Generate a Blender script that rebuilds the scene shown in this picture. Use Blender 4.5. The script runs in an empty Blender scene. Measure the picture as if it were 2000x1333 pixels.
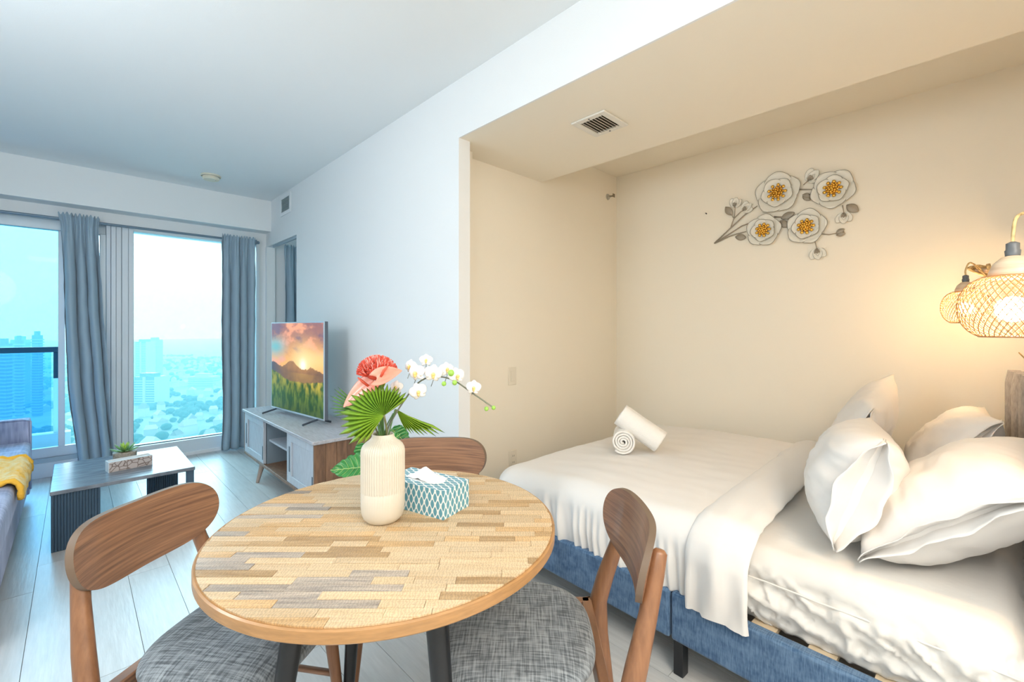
import bpy, bmesh, math, random
from mathutils import Vector, Matrix, noise
random.seed(7)
sc = bpy.context.scene
COL = sc.collection
# ---------------------------------------------------------------- camera, sky, sun, exposure
FX, HZ, CH = 872.0, 643.0, 1.22
SA, CA = 0.6997, 0.7145
cam_d = bpy.data.cameras.new('camera')
cam_d.sensor_width = 36; cam_d.lens = FX / 2000 * 36
cam_d.shift_y = (HZ - 666.5) / 2000
cam_d.clip_end = 6000; cam_d.clip_start = 0.02
cam = bpy.data.objects.new('camera', cam_d); COL.objects.link(cam)
cam.location = (0, 0, CH); cam.rotation_euler = (math.pi / 2, 0, -math.atan2(SA, CA))
sc.camera = cam

w = bpy.data.worlds.new('sky'); sc.world = w; w.use_nodes = True
bg = w.node_tree.nodes['Background']
bg.inputs[0].default_value = (0.88, 0.97, 1.0, 1); bg.inputs[1].default_value = 1.7

def light(name, kind, loc, rot=(0, 0, 0), energy=10, color=(1, 1, 1), **kw):
    d = bpy.data.lights.new(name, kind); d.energy = energy; d.color = color
    for k, v in kw.items(): setattr(d, k, v)
    o = bpy.data.objects.new(name, d); COL.objects.link(o)
    o.location = loc; o.rotation_euler = rot
    return o
# hazy sun beyond the windows, low and very soft
sun = light('sun', 'SUN', (0, 20, 10), energy=4.6, color=(0.82, 0.93, 1.0), angle=math.radians(50))
sun.rotation_euler = Vector((0.12, -1, -0.55)).to_track_quat('-Z', 'Y').to_euler()
# added point fills behind the camera, without fixtures, lifting ceiling and room
light('rear_warm_fill_light', 'POINT', (0.25, -0.75, 1.95), energy=9, color=(1.0, 0.91, 0.80), shadow_soft_size=0.30)
light('rear_cool_fill_light', 'POINT', (-0.55, -0.1, 1.95), energy=9, color=(0.88, 0.95, 1.0), shadow_soft_size=0.35)
# added unseen fill by the left wall, brightening ceiling and main wall
light('left_fill_light', 'POINT', (-0.80, 1.9, 1.75), energy=23, color=(0.86, 0.94, 1.0), shadow_soft_size=0.25)
light('overhead_warm_fill_light', 'AREA', (0.2, -1.2, 2.50), energy=37, color=(1.0, 0.90, 0.77), shape='RECTANGLE', size=1.6, size_y=0.8)  # added warm area fill overhead behind the camera, no fixture there
sc.view_settings.view_transform = 'Standard'; sc.view_settings.look = 'None'
sc.view_settings.gamma = 1; sc.view_settings.use_curve_mapping = False
sc.view_settings.exposure = 0.80
sc.cycles.max_bounces = 10; sc.cycles.diffuse_bounces = 6; sc.cycles.transparent_max_bounces = 16
sc.cycles.volume_bounces = 1
sc.cycles.sample_clamp_indirect = 6
sc.cycles.use_denoising = True
sc.cycles.caustics_reflective = False; sc.cycles.caustics_refractive = False

# ---------------------------------------------------------------- helpers
PI = math.pi
def P(u, v, X=None, Y=None, Z=None, F=None):
    """point of the room on a given plane, measured off the photograph"""
    R = u - 1000.0
    x = SA * FX + CA * R; y = CA * FX - SA * R; z = HZ - v
    if X is not None: t = X / x
    elif Y is not None: t = Y / y
    elif Z is not None: t = (Z - CH) / z
    else: t = F / FX
    return Vector((x * t, y * t, CH + z * t))
RV = Vector((CA, -SA, 0)); FV = Vector((SA, CA, 0)); UV = Vector((0, 0, 1))

MATS = {}
def mat(name, col, rough=0.5, metal=0, bump=0, bscale=60, var=0, vscale=6, stretch=(1, 1, 1), emit=None, estr=0,
        col2=None, spec=0.5, sheen=0, coat=0, rand=0, detail=4):
    m = bpy.data.materials.new(name); m.use_nodes = True; nt = m.node_tree
    b = nt.nodes['Principled BSDF']
    b.inputs['Base Color'].default_value = (*col, 1); b.inputs['Roughness'].default_value = rough
    b.inputs['Metallic'].default_value = metal; b.inputs['Specular IOR Level'].default_value = spec
    if sheen: b.inputs['Sheen Weight'].default_value = sheen
    if coat: b.inputs['Coat Weight'].default_value = coat
    if emit: b.inputs['Emission Color'].default_value = (*emit, 1); b.inputs['Emission Strength'].default_value = estr
    tc = mp = None
    if bump or var or col2 or rand:
        tc = nt.nodes.new('ShaderNodeTexCoord'); mp = nt.nodes.new('ShaderNodeMapping')
        nt.links.new(tc.outputs['Object'], mp.inputs[0]); mp.inputs['Scale'].default_value = stretch
    out = None
    if var or col2:
        n = nt.nodes.new('ShaderNodeTexNoise'); n.inputs['Scale'].default_value = vscale; n.inputs['Detail'].default_value = detail
        n.inputs['Roughness'].default_value = 0.6
        nt.links.new(mp.outputs[0], n.inputs['Vector'])
        r = nt.nodes.new('ShaderNodeValToRGB')
        r.color_ramp.elements[0].position = 0.33; r.color_ramp.elements[1].position = 0.67
        c2 = col2 if col2 else tuple(c * (1 - var) for c in col)
        r.color_ramp.elements[0].color = (*c2, 1); r.color_ramp.elements[1].color = (*col, 1)
        nt.links.new(n.outputs[0], r.inputs[0]); out = r.outputs[0]
        if rand:
            oi = nt.nodes.new('ShaderNodeObjectInfo')
            ad = nt.nodes.new('ShaderNodeVectorMath'); ad.operation = 'SCALE'
            nt.links.new(oi.outputs['Random'], ad.inputs[3]); ad.inputs[0].default_value = (37, 91, 53)
            a2 = nt.nodes.new('ShaderNodeVectorMath'); nt.links.new(mp.outputs[0], a2.inputs[0]); nt.links.new(ad.outputs[0], a2.inputs[1])
            nt.links.new(a2.outputs[0], n.inputs['Vector'])
    if rand:
        oi = nt.nodes.new('ShaderNodeObjectInfo')
        hv = nt.nodes.new('ShaderNodeHueSaturation'); hv.inputs['Color'].default_value = (*col, 1)
        mr = nt.nodes.new('ShaderNodeMapRange'); mr.inputs['To Min'].default_value = 1 - rand; mr.inputs['To Max'].default_value = 1 + rand
        nt.links.new(oi.outputs['Random'], mr.inputs[0]); nt.links.new(mr.outputs[0], hv.inputs['Value'])
        if out: nt.links.new(out, hv.inputs['Color'])
        out = hv.outputs[0]
    if out: nt.links.new(out, b.inputs['Base Color'])
    if bump:
        n = nt.nodes.new('ShaderNodeTexNoise'); n.inputs['Scale'].default_value = bscale; n.inputs['Detail'].default_value = 3
        nt.links.new(mp.outputs[0], n.inputs['Vector'])
        bp = nt.nodes.new('ShaderNodeBump'); bp.inputs['Strength'].default_value = bump; bp.inputs['Distance'].default_value = 0.01
        nt.links.new(n.outputs[0], bp.inputs['Height']); nt.links.new(bp.outputs[0], b.inputs['Normal'])
    MATS[name] = m
    return m

MW = {}
def put(o, parent=None, label=None, cat=None, group=None, kind=None):
    COL.objects.link(o)
    if parent: o.parent = parent
    if label: o['label'] = label
    if cat: o['category'] = cat
    if group: o['group'] = group
    if kind: o['kind'] = kind
    return o
def thing(name, label, cat, loc=(0, 0, 0), rotz=0, group=None, rot=None):
    o = bpy.data.objects.new(name, None); put(o, None, label, cat, group)
    o.location = loc; o.empty_display_size = 0.1
    o.rotation_euler = rot if rot else (0, 0, rotz)
    MW[o.name] = Matrix.Translation(Vector(loc)) @ o.rotation_euler.to_matrix().to_4x4()
    return o
class MB:
    def __init__(s): s.v = []; s.f = []
    def add(s, vs, fs):
        n = len(s.v); s.v += [tuple(v) for v in vs]; s.f += [tuple(i + n for i in f) for f in fs]; return s
    def box(s, x0, x1, y0, y1, z0, z1, M=None):
        vs = [Vector(p) for p in ((x0, y0, z0), (x1, y0, z0), (x1, y1, z0), (x0, y1, z0), (x0, y0, z1), (x1, y0, z1), (x1, y1, z1), (x0, y1, z1))]
        if M is not None: vs = [M @ v for v in vs]
        return s.add(vs, [(3, 2, 1, 0), (4, 5, 6, 7), (0, 1, 5, 4), (1, 2, 6, 5), (2, 3, 7, 6), (3, 0, 4, 7)])
    def tube(s, pts, r, n=8, flat=1.0, caps=True, upv=None):
        pts = [Vector(p) for p in pts]; k = len(pts)
        rs = r if isinstance(r, (list, tuple)) else [r] * k
        up = Vector(upv) if upv else Vector((0.013, 0.027, 1))
        vs = []
        for i, p in enumerate(pts):
            d = (pts[min(i + 1, k - 1)] - pts[max(i - 1, 0)]).normalized()
            a = up - d * up.dot(d)
            if a.length < 1e-3: a = Vector((1, 0, 0)) - d * d.x
            a.normalize(); b = d.cross(a)
            if not upv: up = a
            for j in range(n):
                t = 2 * PI * j / n
                vs.append(p + (a * math.cos(t) + b * math.sin(t) * flat) * rs[i])
        fs = [(i * n + j, i * n + (j + 1) % n, (i + 1) * n + (j + 1) % n, (i + 1) * n + j) for i in range(k - 1) for j in range(n)]
        if caps: fs += [tuple(range(n - 1, -1, -1)), tuple((k - 1) * n + j for j in range(n))]
        return s.add(vs, fs)
    def lathe(s, prof, n=32, c=(0, 0, 0), axis=None, rfun=None, caps=False):
        c = Vector(c); vs = []
        M = Matrix.Identity(3) if axis is None else Vector((0, 0, 1)).rotation_difference(Vector(axis)).to_matrix()
        for r, z in prof:
            for j in range(n):
                t = 2 * PI * j / n; q = r * (rfun(t, z) if rfun else 1)
                vs.append(c + M @ Vector((q * math.cos(t), q * math.sin(t), z)))
        k = len(prof)
        fs = [(i * n + j, i * n + (j + 1) % n, (i + 1) * n + (j + 1) % n, (i + 1) * n + j) for i in range(k - 1) for j in range(n)]
        if caps: fs += [tuple(range(n - 1, -1, -1)), tuple((k - 1) * n + j for j in range(n))]
        return s.add(vs, fs)
    def grid(s, fn, nu, nv, wrapu=False):
        vs = [fn(i / nu, j / nv) for j in range(nv + 1) for i in range(nu + (0 if wrapu else 1))]
        W = nu if wrapu else nu + 1
        fs = [(j * W + i, j * W + (i + 1) % W, (j + 1) * W + (i + 1) % W, (j + 1) * W + i) for j in range(nv) for i in range(nu)]
        return s.add(vs, fs)
    def blob(s, c, r, M=None, nu=12, nv=8):
        c = Vector(c)
        rr = Vector((r, r, r)) if isinstance(r, (int, float)) else Vector(r)
        def fn(a, b):
            t = a * 2 * PI; p = b * PI
            q = Vector((math.sin(p) * math.cos(t) * rr.x, math.sin(p) * math.sin(t) * rr.y, -math.cos(p) * rr.z))
            return c + (M @ q if M is not None else q)
        return s.grid(fn, nu, nv, wrapu=True)
    def prism(s, outline, z0, z1, M=None):
        n = len(outline)
        vs = [Vector((x, y, z0)) for x, y in outline] + [Vector((x, y, z1)) for x, y in outline]
        if M is not None: vs = [M @ v for v in vs]
        return s.add(vs, [tuple(range(n - 1, -1, -1)), tuple(range(n, 2 * n))] + [(i, (i + 1) % n, n + (i + 1) % n, n + i) for i in range(n)])
    def build(s, name, m, parent=None, local=False, smooth=None, bevel=0, solid=0, sub=0, label=None, cat=None, group=None, kind=None, origin=None, seg=2):
        me = bpy.data.meshes.new(name)
        me.from_pydata(s.v, [], s.f); me.validate()
        if s.fix:
            bm = bmesh.new(); bm.from_mesh(me)
            bmesh.ops.remove_doubles(bm, verts=bm.verts, dist=1e-6)
            bmesh.ops.recalc_face_normals(bm, faces=bm.faces); bm.to_mesh(me); bm.free()
        if m: me.materials.append(m)
        o = bpy.data.objects.new(name, me)
        put(o, parent, label, cat, group, kind)
        if parent and not local:
            me.transform(MW[parent.name].inverted())
        W0 = MW[parent.name] if parent else Matrix.Identity(4)
        if origin is not None:
            L = W0.inverted() @ Vector(origin) if not local else Vector(origin)
            me.transform(Matrix.Translation(-L)); o.location = L
            W0 = W0 @ Matrix.Translation(L)
        MW[o.name] = W0
        if smooth is not None:
            me.shade_smooth()
            if smooth < 180: me.set_sharp_from_angle(angle=math.radians(smooth))
        if solid:
            md = o.modifiers.new('thickness', 'SOLIDIFY'); md.thickness = solid; md.offset = 0
        if bevel:
            md = o.modifiers.new('bevel', 'BEVEL'); md.width = bevel; md.segments = seg; md.limit_method = 'ANGLE'; md.angle_limit = math.radians(40)
            if smooth is None: me.shade_smooth(); me.set_sharp_from_angle(angle=math.radians(35))
        if sub:
            md = o.modifiers.new('sub', 'SUBSURF'); md.levels = sub; md.render_levels = sub
        return o
    fix = True
def Box(name, x0, x1, y0, y1, z0, z1, m, parent=None, bevel=0, **k):
    return MB().box(x0, x1, y0, y1, z0, z1).build(name, m, parent, bevel=bevel, **k)
def dup(root, loc, rotz=0, label=None, group=None):
    r = root.copy(); COL.objects.link(r); r.location = loc; r.rotation_euler = (0, 0, rotz)
    if label: r['label'] = label
    if group: r['group'] = group
    for ch in list(root.children):
        c = ch.copy(); COL.objects.link(c); c.parent = r
        for g in list(ch.children):
            d = g.copy(); COL.objects.link(d); d.parent = c
    return r
def nz(x, y, z=0, s=1.0):
    return noise.noise(Vector((x * s, y * s, z * s)))
def sstep(a, b, x):
    t = max(0, min(1, (x - a) / (b - a))); return t * t * (3 - 2 * t)

# ---------------------------------------------------------------- materials
wall_m = mat('wall_paint', (0.80, 0.82, 0.83), 0.65, bump=0.04, bscale=180)
warm_tint_m = mat('warm_tinted_white', (0.84, 0.79, 0.68), 0.65, bump=0.04, bscale=180)  # white paint with the lamps' warm light put into its colour
ceil_m = mat('ceiling_paint', (0.80, 0.83, 0.84), 0.8, bump=0.05, bscale=250)
trim_m = mat('white_trim', (0.82, 0.84, 0.86), 0.35)
vinyl_m = mat('window_vinyl', (0.66, 0.72, 0.77), 0.35)
alu_m = mat('grey_aluminium', (0.42, 0.50, 0.56), 0.35, metal=0.4)
dark_m = mat('dark_metal', (0.03, 0.045, 0.07), 0.4, metal=0.3)
black_m = mat('black_metal', (0.008, 0.010, 0.013), 0.32)
plank_m = mat('pale_oak_plank', (0.60, 0.60, 0.59), 0.33, var=0.13, vscale=5, stretch=(14, 1.2, 1), bump=0.05, bscale=8, rand=0.07)
gap_m = mat('plank_gap', (0.12, 0.12, 0.12), 0.8)
walnut_m = mat('walnut', (0.36, 0.185, 0.10), 0.33, col2=(0.15, 0.075, 0.045), vscale=3.0, stretch=(1.4, 3, 48), detail=6, rand=0.05, coat=0.15)
walnut2_m = mat('walnut_upright', (0.31, 0.145, 0.068), 0.36, col2=(0.21, 0.095, 0.045), vscale=3.2, stretch=(22, 22, 2), detail=5, coat=0.15)
ply_m = mat('ply_edge', (0.16, 0.11, 0.075), 0.5)
def fabric(name, c1, c2, scale=260, bump=0.35):
    m = bpy.data.materials.new(name); m.use_nodes = True; nt = m.node_tree; b = nt.nodes['Principled BSDF']
    b.inputs['Roughness'].default_value = 0.9; b.inputs['Sheen Weight'].default_value = 0.15; b.inputs['Specular IOR Level'].default_value = 0.2
    tc = nt.nodes.new('ShaderNodeTexCoord'); fs = []
    for st in ((scale * 1.0, scale * .07, scale * .12), (scale * .07, scale * 1.0, scale * .12)):
        mp = nt.nodes.new('ShaderNodeMapping'); mp.inputs['Scale'].default_value = st
        n = nt.nodes.new('ShaderNodeTexNoise'); n.inputs['Scale'].default_value = 1.0; n.inputs['Detail'].default_value = 2
        nt.links.new(tc.outputs['Object'], mp.inputs[0]); nt.links.new(mp.outputs[0], n.inputs['Vector']); fs.append(n)
    ad = nt.nodes.new('ShaderNodeMath'); ad.operation = 'ADD'
    nt.links.new(fs[0].outputs[0], ad.inputs[0]); nt.links.new(fs[1].outputs[0], ad.inputs[1])
    r = nt.nodes.new('ShaderNodeValToRGB')
    mm = nt.nodes.new('ShaderNodeMath'); mm.operation = 'MULTIPLY'; mm.inputs[1].default_value = 0.5
    nt.links.new(ad.outputs[0], mm.inputs[0]); nt.links.new(mm.outputs[0], r.inputs[0])
    r.color_ramp.elements[0].position = 0.38; r.color_ramp.elements[1].position = 0.62
    r.color_ramp.elements[0].color = (*c1, 1); r.color_ramp.elements[1].color = (*c2, 1)
    nt.links.new(r.outputs[0], b.inputs['Base Color'])
    bp = nt.nodes.new('ShaderNodeBump'); bp.inputs['Strength'].default_value = bump; bp.inputs['Distance'].default_value = 0.002
    nt.links.new(mm.outputs[0], bp.inputs['Height']); nt.links.new(bp.outputs[0], b.inputs['Normal'])
    return m
seat_m = fabric('grey_tweed', (0.09, 0.105, 0.12), (0.31, 0.345, 0.375), 270, 0.5)
bedblue_m = fabric('blue_linen', (0.05, 0.105, 0.20), (0.13, 0.22, 0.35), 300)
headgrey_m = fabric('grey_linen', (0.21, 0.20, 0.20), (0.33, 0.32, 0.32), 300)
sofa_m = fabric('periwinkle_velvet', (0.24, 0.28, 0.44), (0.46, 0.50, 0.68), 60, 0.2)
curtain_m = mat('blue_grey_curtain', (0.33, 0.44, 0.53), 0.75, bump=0.08, bscale=300, sheen=0.2)
linen_m = mat('white_bedding', (0.75, 0.735, 0.715), 0.85, bump=0.06, bscale=25, sheen=0.1)
sheet_m = mat('white_sheet', (0.70, 0.685, 0.655), 0.85, bump=0.10, bscale=30, sheen=0.1)
towel_m = mat('white_towel', (0.88, 0.86, 0.82), 0.95, bump=0.5, bscale=260)

def glass(name, tint, refl=0.5):
    m = bpy.data.materials.new(name); m.use_nodes = True; nt = m.node_tree; nt.nodes.clear()
    o = nt.nodes.new('ShaderNodeOutputMaterial'); mx = nt.nodes.new('ShaderNodeMixShader')
    tr = nt.nodes.new('ShaderNodeBsdfTransparent'); gl = nt.nodes.new('ShaderNodeBsdfGlossy'); fr = nt.nodes.new('ShaderNodeFresnel')
    tr.inputs[0].default_value = (*tint, 1); gl.inputs['Roughness'].default_value = 0.02; fr.inputs[0].default_value = 1.2
    gl.inputs[0].default_value = (refl, refl, refl, 1)
    nt.links.new(fr.outputs[0], mx.inputs[0]); nt.links.new(tr.outputs[0], mx.inputs[1]); nt.links.new(gl.outputs[0], mx.inputs[2]); nt.links.new(mx.outputs[0], o.inputs[0])
    return m
glass_clear = glass('window_glass', (0.66, 0.92, 1.0))
glass_tint = glass('tinted_glass', (0.48, 0.84, 1.0))
glass_rail = glass('balcony_glass', (0.62, 0.84, 1.0))

# ---------------------------------------------------------------- room shell
CZ, BZ, AZ = 2.562, 2.249, 2.51
XW, XW2, YE, YS, XS, XB = 1.474, 1.551, 1.914, 2.093, 2.337, 3.294
XL, YK, YH, YWIN = -1.05, -2.7, -0.47, 5.30
floor = thing_floor = Box('floor', XL - .1, 3.45, YK - .1, 5.5, -0.08, -0.006, gap_m, kind='structure')
edges = [XL - .1]
x = -0.137 - 0.1625 * 5
while x < 3.4:
    if abs(x - 0.0255) > 0.02 and x > XL: edges.append(x)
    x += 0.1625
edges.append(3.44)
pl_mesh = {}
for i in range(len(edges) - 1):
    x0, x1 = edges[i], edges[i + 1]
    y = YK - random.random() * 1.0
    while y < 5.45:
        L = 1.22
        y0, y1 = max(y, YK), min(y + L, 5.45)
        if x0 > 1.6 and (y0 > 2.2): y += L; continue
        if y1 - y0 > 0.03:
            MB().box(x0 + .0009, x1 - .0009, y0 + .0009, y1 - .0009, -0.006, 0).build('plank', plank_m, floor, origin=((x0 + x1) / 2, (y0 + y1) / 2, 0))
        y += L
Box('floor_next_room', 1.60, 3.45, 2.22, 5.5, -0.03, -0.001, plank_m, kind='structure')
# ceiling with its lower soffits
Box('ceiling', XL - .1, XW, YK - .1, 5.124, CZ, CZ + .12, ceil_m, kind='structure')
Box('ceiling_alcove', XS, XB + .12, YK, YS + .12, AZ, AZ + .14, warm_tint_m, kind='structure')
bmn = Box('ceiling_dropped_beam', XW + .01, XS, YK, YE, BZ, CZ + .12, warm_tint_m, kind='structure')
Box('beam_face', XW, XW + .01, YK, YE, BZ, CZ + .12, wall_m, parent=bmn)
Box('beam_end', XW2, XS, YE, YS, BZ, CZ + .12, warm_tint_m, parent=bmn)
Box('ceiling_next_room', XW + .08, 3.45, YS + .12, 5.5, 2.50, 2.64, ceil_m, kind='structure')
Box('ceiling_window_soffit', XL - .1, XW, 5.124, 5.50, BZ - .005, CZ + .12, ceil_m, kind='structure')
# walls
wr = Box('wall_right', XW, XW2, YE, 4.372, 0, CZ + .12, wall_m, kind='structure')
Box('door_header', XW, XW2, 4.372, 5.124, 2.10, CZ + .12, wall_m, parent=wr)
Box('door_header_soffit_end', XW, XW2, 5.124, 5.31, 2.10, 2.30, wall_m, parent=wr)
Box('wall_alcove_left', XW2 - .001, XB + .12, YS, YS + .12, 0, 2.62, warm_tint_m, kind='structure')
Box('wall_alcove_return', XW2 - .002, XW2 + .10, YE + .10, YS + .001, 0, BZ, warm_tint_m, kind='structure')
Box('wall_alcove_back', XB, XB + .12, YH - .12, YS + .12, 0, 2.62, warm_tint_m, kind='structure')
Box('wall_headboard_side', 1.30, XB + .12, YH - .12, YH, 0, CZ + .1, warm_tint_m, kind='structure')
Box('wall_kitchen_side', 1.30, 1.42, YK, YH - .12, 0, CZ + .1, wall_m, kind='structure')
Box('wall_left', XL - .12, XL, YK - .1, 5.5, 0, CZ + .1, wall_m, kind='structure')
Box('wall_kitchen_back', XL - .1, 1.42, YK - .12, YK, 0, CZ + .1, wall_m, kind='structure')
Box('wall_next_room', 3.30, 3.42, 2.2, 5.5, 0, 2.6, wall_m, kind='structure')
# baseboards
Box('baseboard_right', XW - .012, XW, YE, 4.372, 0, .10, trim_m, kind='structure', bevel=.003)
Box('baseboard_alcove', XW2 + .1, XB, YS - .012, YS, 0, .10, trim_m, kind='structure', bevel=.003)
# window wall
ww = MB()
ww.box(XL, 3.3, YWIN, 5.45, 2.13, 2.30)
ww.box(XL, -0.95, YWIN, 5.45, 0, 2.13)
ww.box(1.40, 1.80, YWIN, 5.45, 0, 2.13)
ww.box(2.9, 3.3, YWIN, 5.45, 0, 2.13)
ww.build('wall_window', wall_m, kind='structure')
# fixed window on the right
win = Box('window_1', 0.21, 1.40, 5.285, 5.44, 0.0, 0.145, vinyl_m, kind='structure', bevel=.004)
for k, (a, b, c) in enumerate(((0.197, 0.228, 5.275), (0.228, 0.262, 5.262), (0.262, 0.300, 5.28), (0.300, 0.345, 5.265), (0.345, 0.380, 5.275))):
    Box('mullion', a, b - .002, c, 5.44, 0.0, 2.13, vinyl_m, parent=win, bevel=.002)
Box('window_frame', 1.372, 1.398, 5.27, 5.44, 0.145, 2.13, trim_m, parent=win)
Box('window_frame', 0.38, 1.372, 5.30, 5.44, 2.11, 2.13, trim_m, parent=win)
Box('gasket', 0.38, 1.372, 5.335, 5.35, 0.145, 0.152, dark_m, parent=win)
Box('gasket', 0.379, 0.384, 5.335, 5.35, 0.15, 2.11, dark_m, parent=win)
Box('glass_pane', 0.38, 1.372, 5.345, 5.351, 0.15, 2.11, glass_clear, parent=win)
Box('floor_trim', 0.20, 1.40, 5.262, 5.285, 0, 0.03, trim_m, parent=win)
# sliding balcony door on the left
dr = Box('door_1', -0.95, 0.197, 5.285, 5.44, 0, 0.12, vinyl_m, kind='structure', bevel=.004)
Box('sill_track', -0.95, 0.197, 5.30, 5.42, 0.12, 0.155, alu_m, parent=dr)
Box('door_rail', -0.95, 0.11, 5.335, 5.375, 0.155, 0.235, vinyl_m, parent=dr, bevel=.003)
Box('door_rail', -0.95, 0.197, 5.32, 5.38, 2.045, 2.13, alu_m, parent=dr, bevel=.003)
Box('door_stile', 0.155, 0.197, 5.29, 5.36, 0.155, 2.05, alu_m, parent=dr, bevel=.003)
Box('door_stile', -0.10, -0.06, 5.34, 5.375, 0.235, 2.045, vinyl_m, parent=dr, bevel=.003)
Box('door_stile', -0.95, -0.90, 5.34, 5.375, 0.235, 2.045, vinyl_m, parent=dr, bevel=.003)
Box('glass_pane', -0.90, -0.10, 5.352, 5.358, 0.235, 2.045, glass_tint, parent=dr)
Box('glass_pane', -0.06, 0.155, 5.39, 5.396, 0.155, 2.045, glass_clear, parent=dr)
# next room's window and the doorway's sliding track
w2 = Box('window_2', 1.80, 2.9, 5.30, 5.44, 0, 0.15, vinyl_m, kind='structure')
Box('glass_pane', 1.80, 2.9, 5.345, 5.351, 0.15, 2.13, glass_clear, parent=w2)
tr = Box('trim_1', XW + .015, XW + .030, 4.38, 5.12, 2.075, 2.10, alu_m, kind='structure')
Box('trim_2', XW - .006, XW + .078, 5.255, 5.30, 0, 2.10, trim_m, kind='structure')

# ---------------------------------------------------------------- balcony
conc_m = mat('balcony_concrete', (0.55, 0.60, 0.63), 0.8, bump=0.1, bscale=20, var=0.1)
bal = Box('balcony_slab', -2.6, -0.02, 5.46, 6.62, -0.20, -0.03, conc_m, kind='structure')
Box('balcony_curb', -2.6, -0.03, 6.42, 6.56, -0.03, 0.17, conc_m, parent=bal)
rl = thing('balcony_railing', 'dark metal balcony railing with blue tinted glass panels outside the sliding door', 'railing', (-0.1, 6.5, 0))
Box('top_rail', -2.6, -0.085, 6.46, 6.53, 0.985, 1.04, dark_m, parent=rl, bevel=.004)
Box('post', -0.155, -0.10, 6.47, 6.52, 0.72, 0.985, dark_m, parent=rl, bevel=.003)
Box('post', -0.155, -0.10, 6.47, 6.52, 0.17, 0.72, trim_m, parent=rl, bevel=.003, label='white lower post of the railing')
Box('glass_panel', -1.20, -0.17, 6.49, 6.50, 0.18, 0.985, glass_rail, parent=rl)
Box('glass_panel', -2.3, -1.26, 6.49, 6.50, 0.18, 0.985, glass_rail, parent=rl)
Box('post', -1.255, -1.205, 6.47, 6.52, 0.17, 0.985, dark_m, parent=rl, bevel=.003)

# ---------------------------------------------------------------- city far below
GZ = -108.0
city_g = mat('city_ground', (0.09, 0.14, 0.13), 0.95, col2=(0.22, 0.24, 0.23), vscale=0.02, detail=6)
leaf_far = mat('far_tree', (0.03, 0.085, 0.06), 0.95, var=0.4, vscale=0.08)
tw_pale = mat('tower_pale', (0.42, 0.44, 0.45), 0.8); tw_glass = mat('tower_glass', (0.10, 0.16, 0.22), 0.25)
tw_grey = mat('tower_grey', (0.24, 0.28, 0.33), 0.7); roof_m = mat('far_roof', (0.30, 0.26, 0.24), 0.9, rand=0.5); hw_m = mat('far_house_wall', (0.46, 0.45, 0.42), 0.9, rand=0.2)
MB().add([(-6000, 120, GZ), (6000, 120, GZ), (6000, 6000, GZ), (-6000, 6000, GZ)], [(0, 1, 2, 3)]).build('city_ground', city_g, kind='structure')
def Gd(u, v, D=None):
    """ground point of the city seen at column u; D = forward distance"""
    if D is None: D = (CH - GZ) * FX / (v - HZ)
    return P(u, HZ, F=D)
TWR = []
def tower(name, label, u0, u1, vtop, D, mats, depth=26, step=3.4, fins=False, rotz=0.0, group=None):
    uc = u0 + .62 * (u1 - u0); depth = min(depth, D * ((1000 - uc) / (1000 - u1) - 1) * 1.0)   # room for the visible side face
    a, b = P(u0, vtop, F=D), P(1000 - (1000 - u1) * (D + depth) / D, vtop, F=D)
    W = (b - a).length; H = a.z - GZ; c = (a + b) / 2 + FV * depth / 2
    TWR.append((c.x, c.y, max(W, depth) * .72 + 12))
    t = thing(name, label, 'building', (c.x, c.y, GZ), -math.atan2(SA, CA) + rotz, group)
    MB().box(-W / 2, W / 2, -depth / 2, depth / 2, 0, H).build('walls', mats[0], t, local=True)
    m = MB(); n = int(H / step)
    for i in range(1, n):
        z = i * step
        m.box(-W / 2 - .8, W / 2 + .8, -depth / 2 - 1.0, depth / 2 + 1.0, z, z + step * .38)
    m.build('floor_slabs', mats[1], t, local=True, kind='stuff')
    MB().box(-W / 2 * .6, W / 2 * .5, -depth / 2 * .6, depth / 2 * .6, H, H + 5).build('roof_box', mats[0], t, local=True)
    if fins:
        for fx in (-.5, -.05, .42):
            MB().box(W * fx, W * fx + W * .10, -depth / 2 - 1.6, depth / 2, 0, H).build('wall_strip', mats[1], t, local=True)
    return t
tower('apartment_tower', 'tall pale hazy tower just right of the window mullion', 263, 303, 668, 900, (tw_glass, tw_pale), fins=True)
tower('apartment_tower', 'taller hazy glass tower half hidden behind the pale one', 288, 318, 664, 1000, (tw_grey, tw_pale))
tower('apartment_block', 'banded mid-rise block below the pale tower in the right window', 258, 330, 737, 640, (tw_glass, tw_pale), depth=22, step=3.4, fins=True)
tower('apartment_block', 'wide pale low block beside the right-hand curtain, far off', 368, 430, 736, 820, (tw_pale, tw_grey), depth=20, step=4.2)
tower('apartment_tower', 'leftmost dark tower with pale balcony bands behind the railing', -6, 24, 672, 420, (tw_grey, tw_pale), depth=20)
tower('apartment_tower', 'second dark tower with pale balcony bands behind the railing', 29, 46, 665, 480, (tw_grey, tw_pale), depth=18)
tower('apartment_tower', 'tall plain blue tower nearest the left curtain', 62, 84, 655, 560, (tw_glass, tw_grey), depth=20)
tower('apartment_tower', 'long stepped tower in the middle of the left pane skyline', 20, 60, 664, 640, (tw_grey, tw_grey), depth=20)
tower('apartment_block', 'small pale block far beyond the park in the right window', 330, 352, 726, 1150, (tw_pale, tw_grey), depth=18)
hm = None
rnd = random.Random(3)
k = 0
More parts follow.
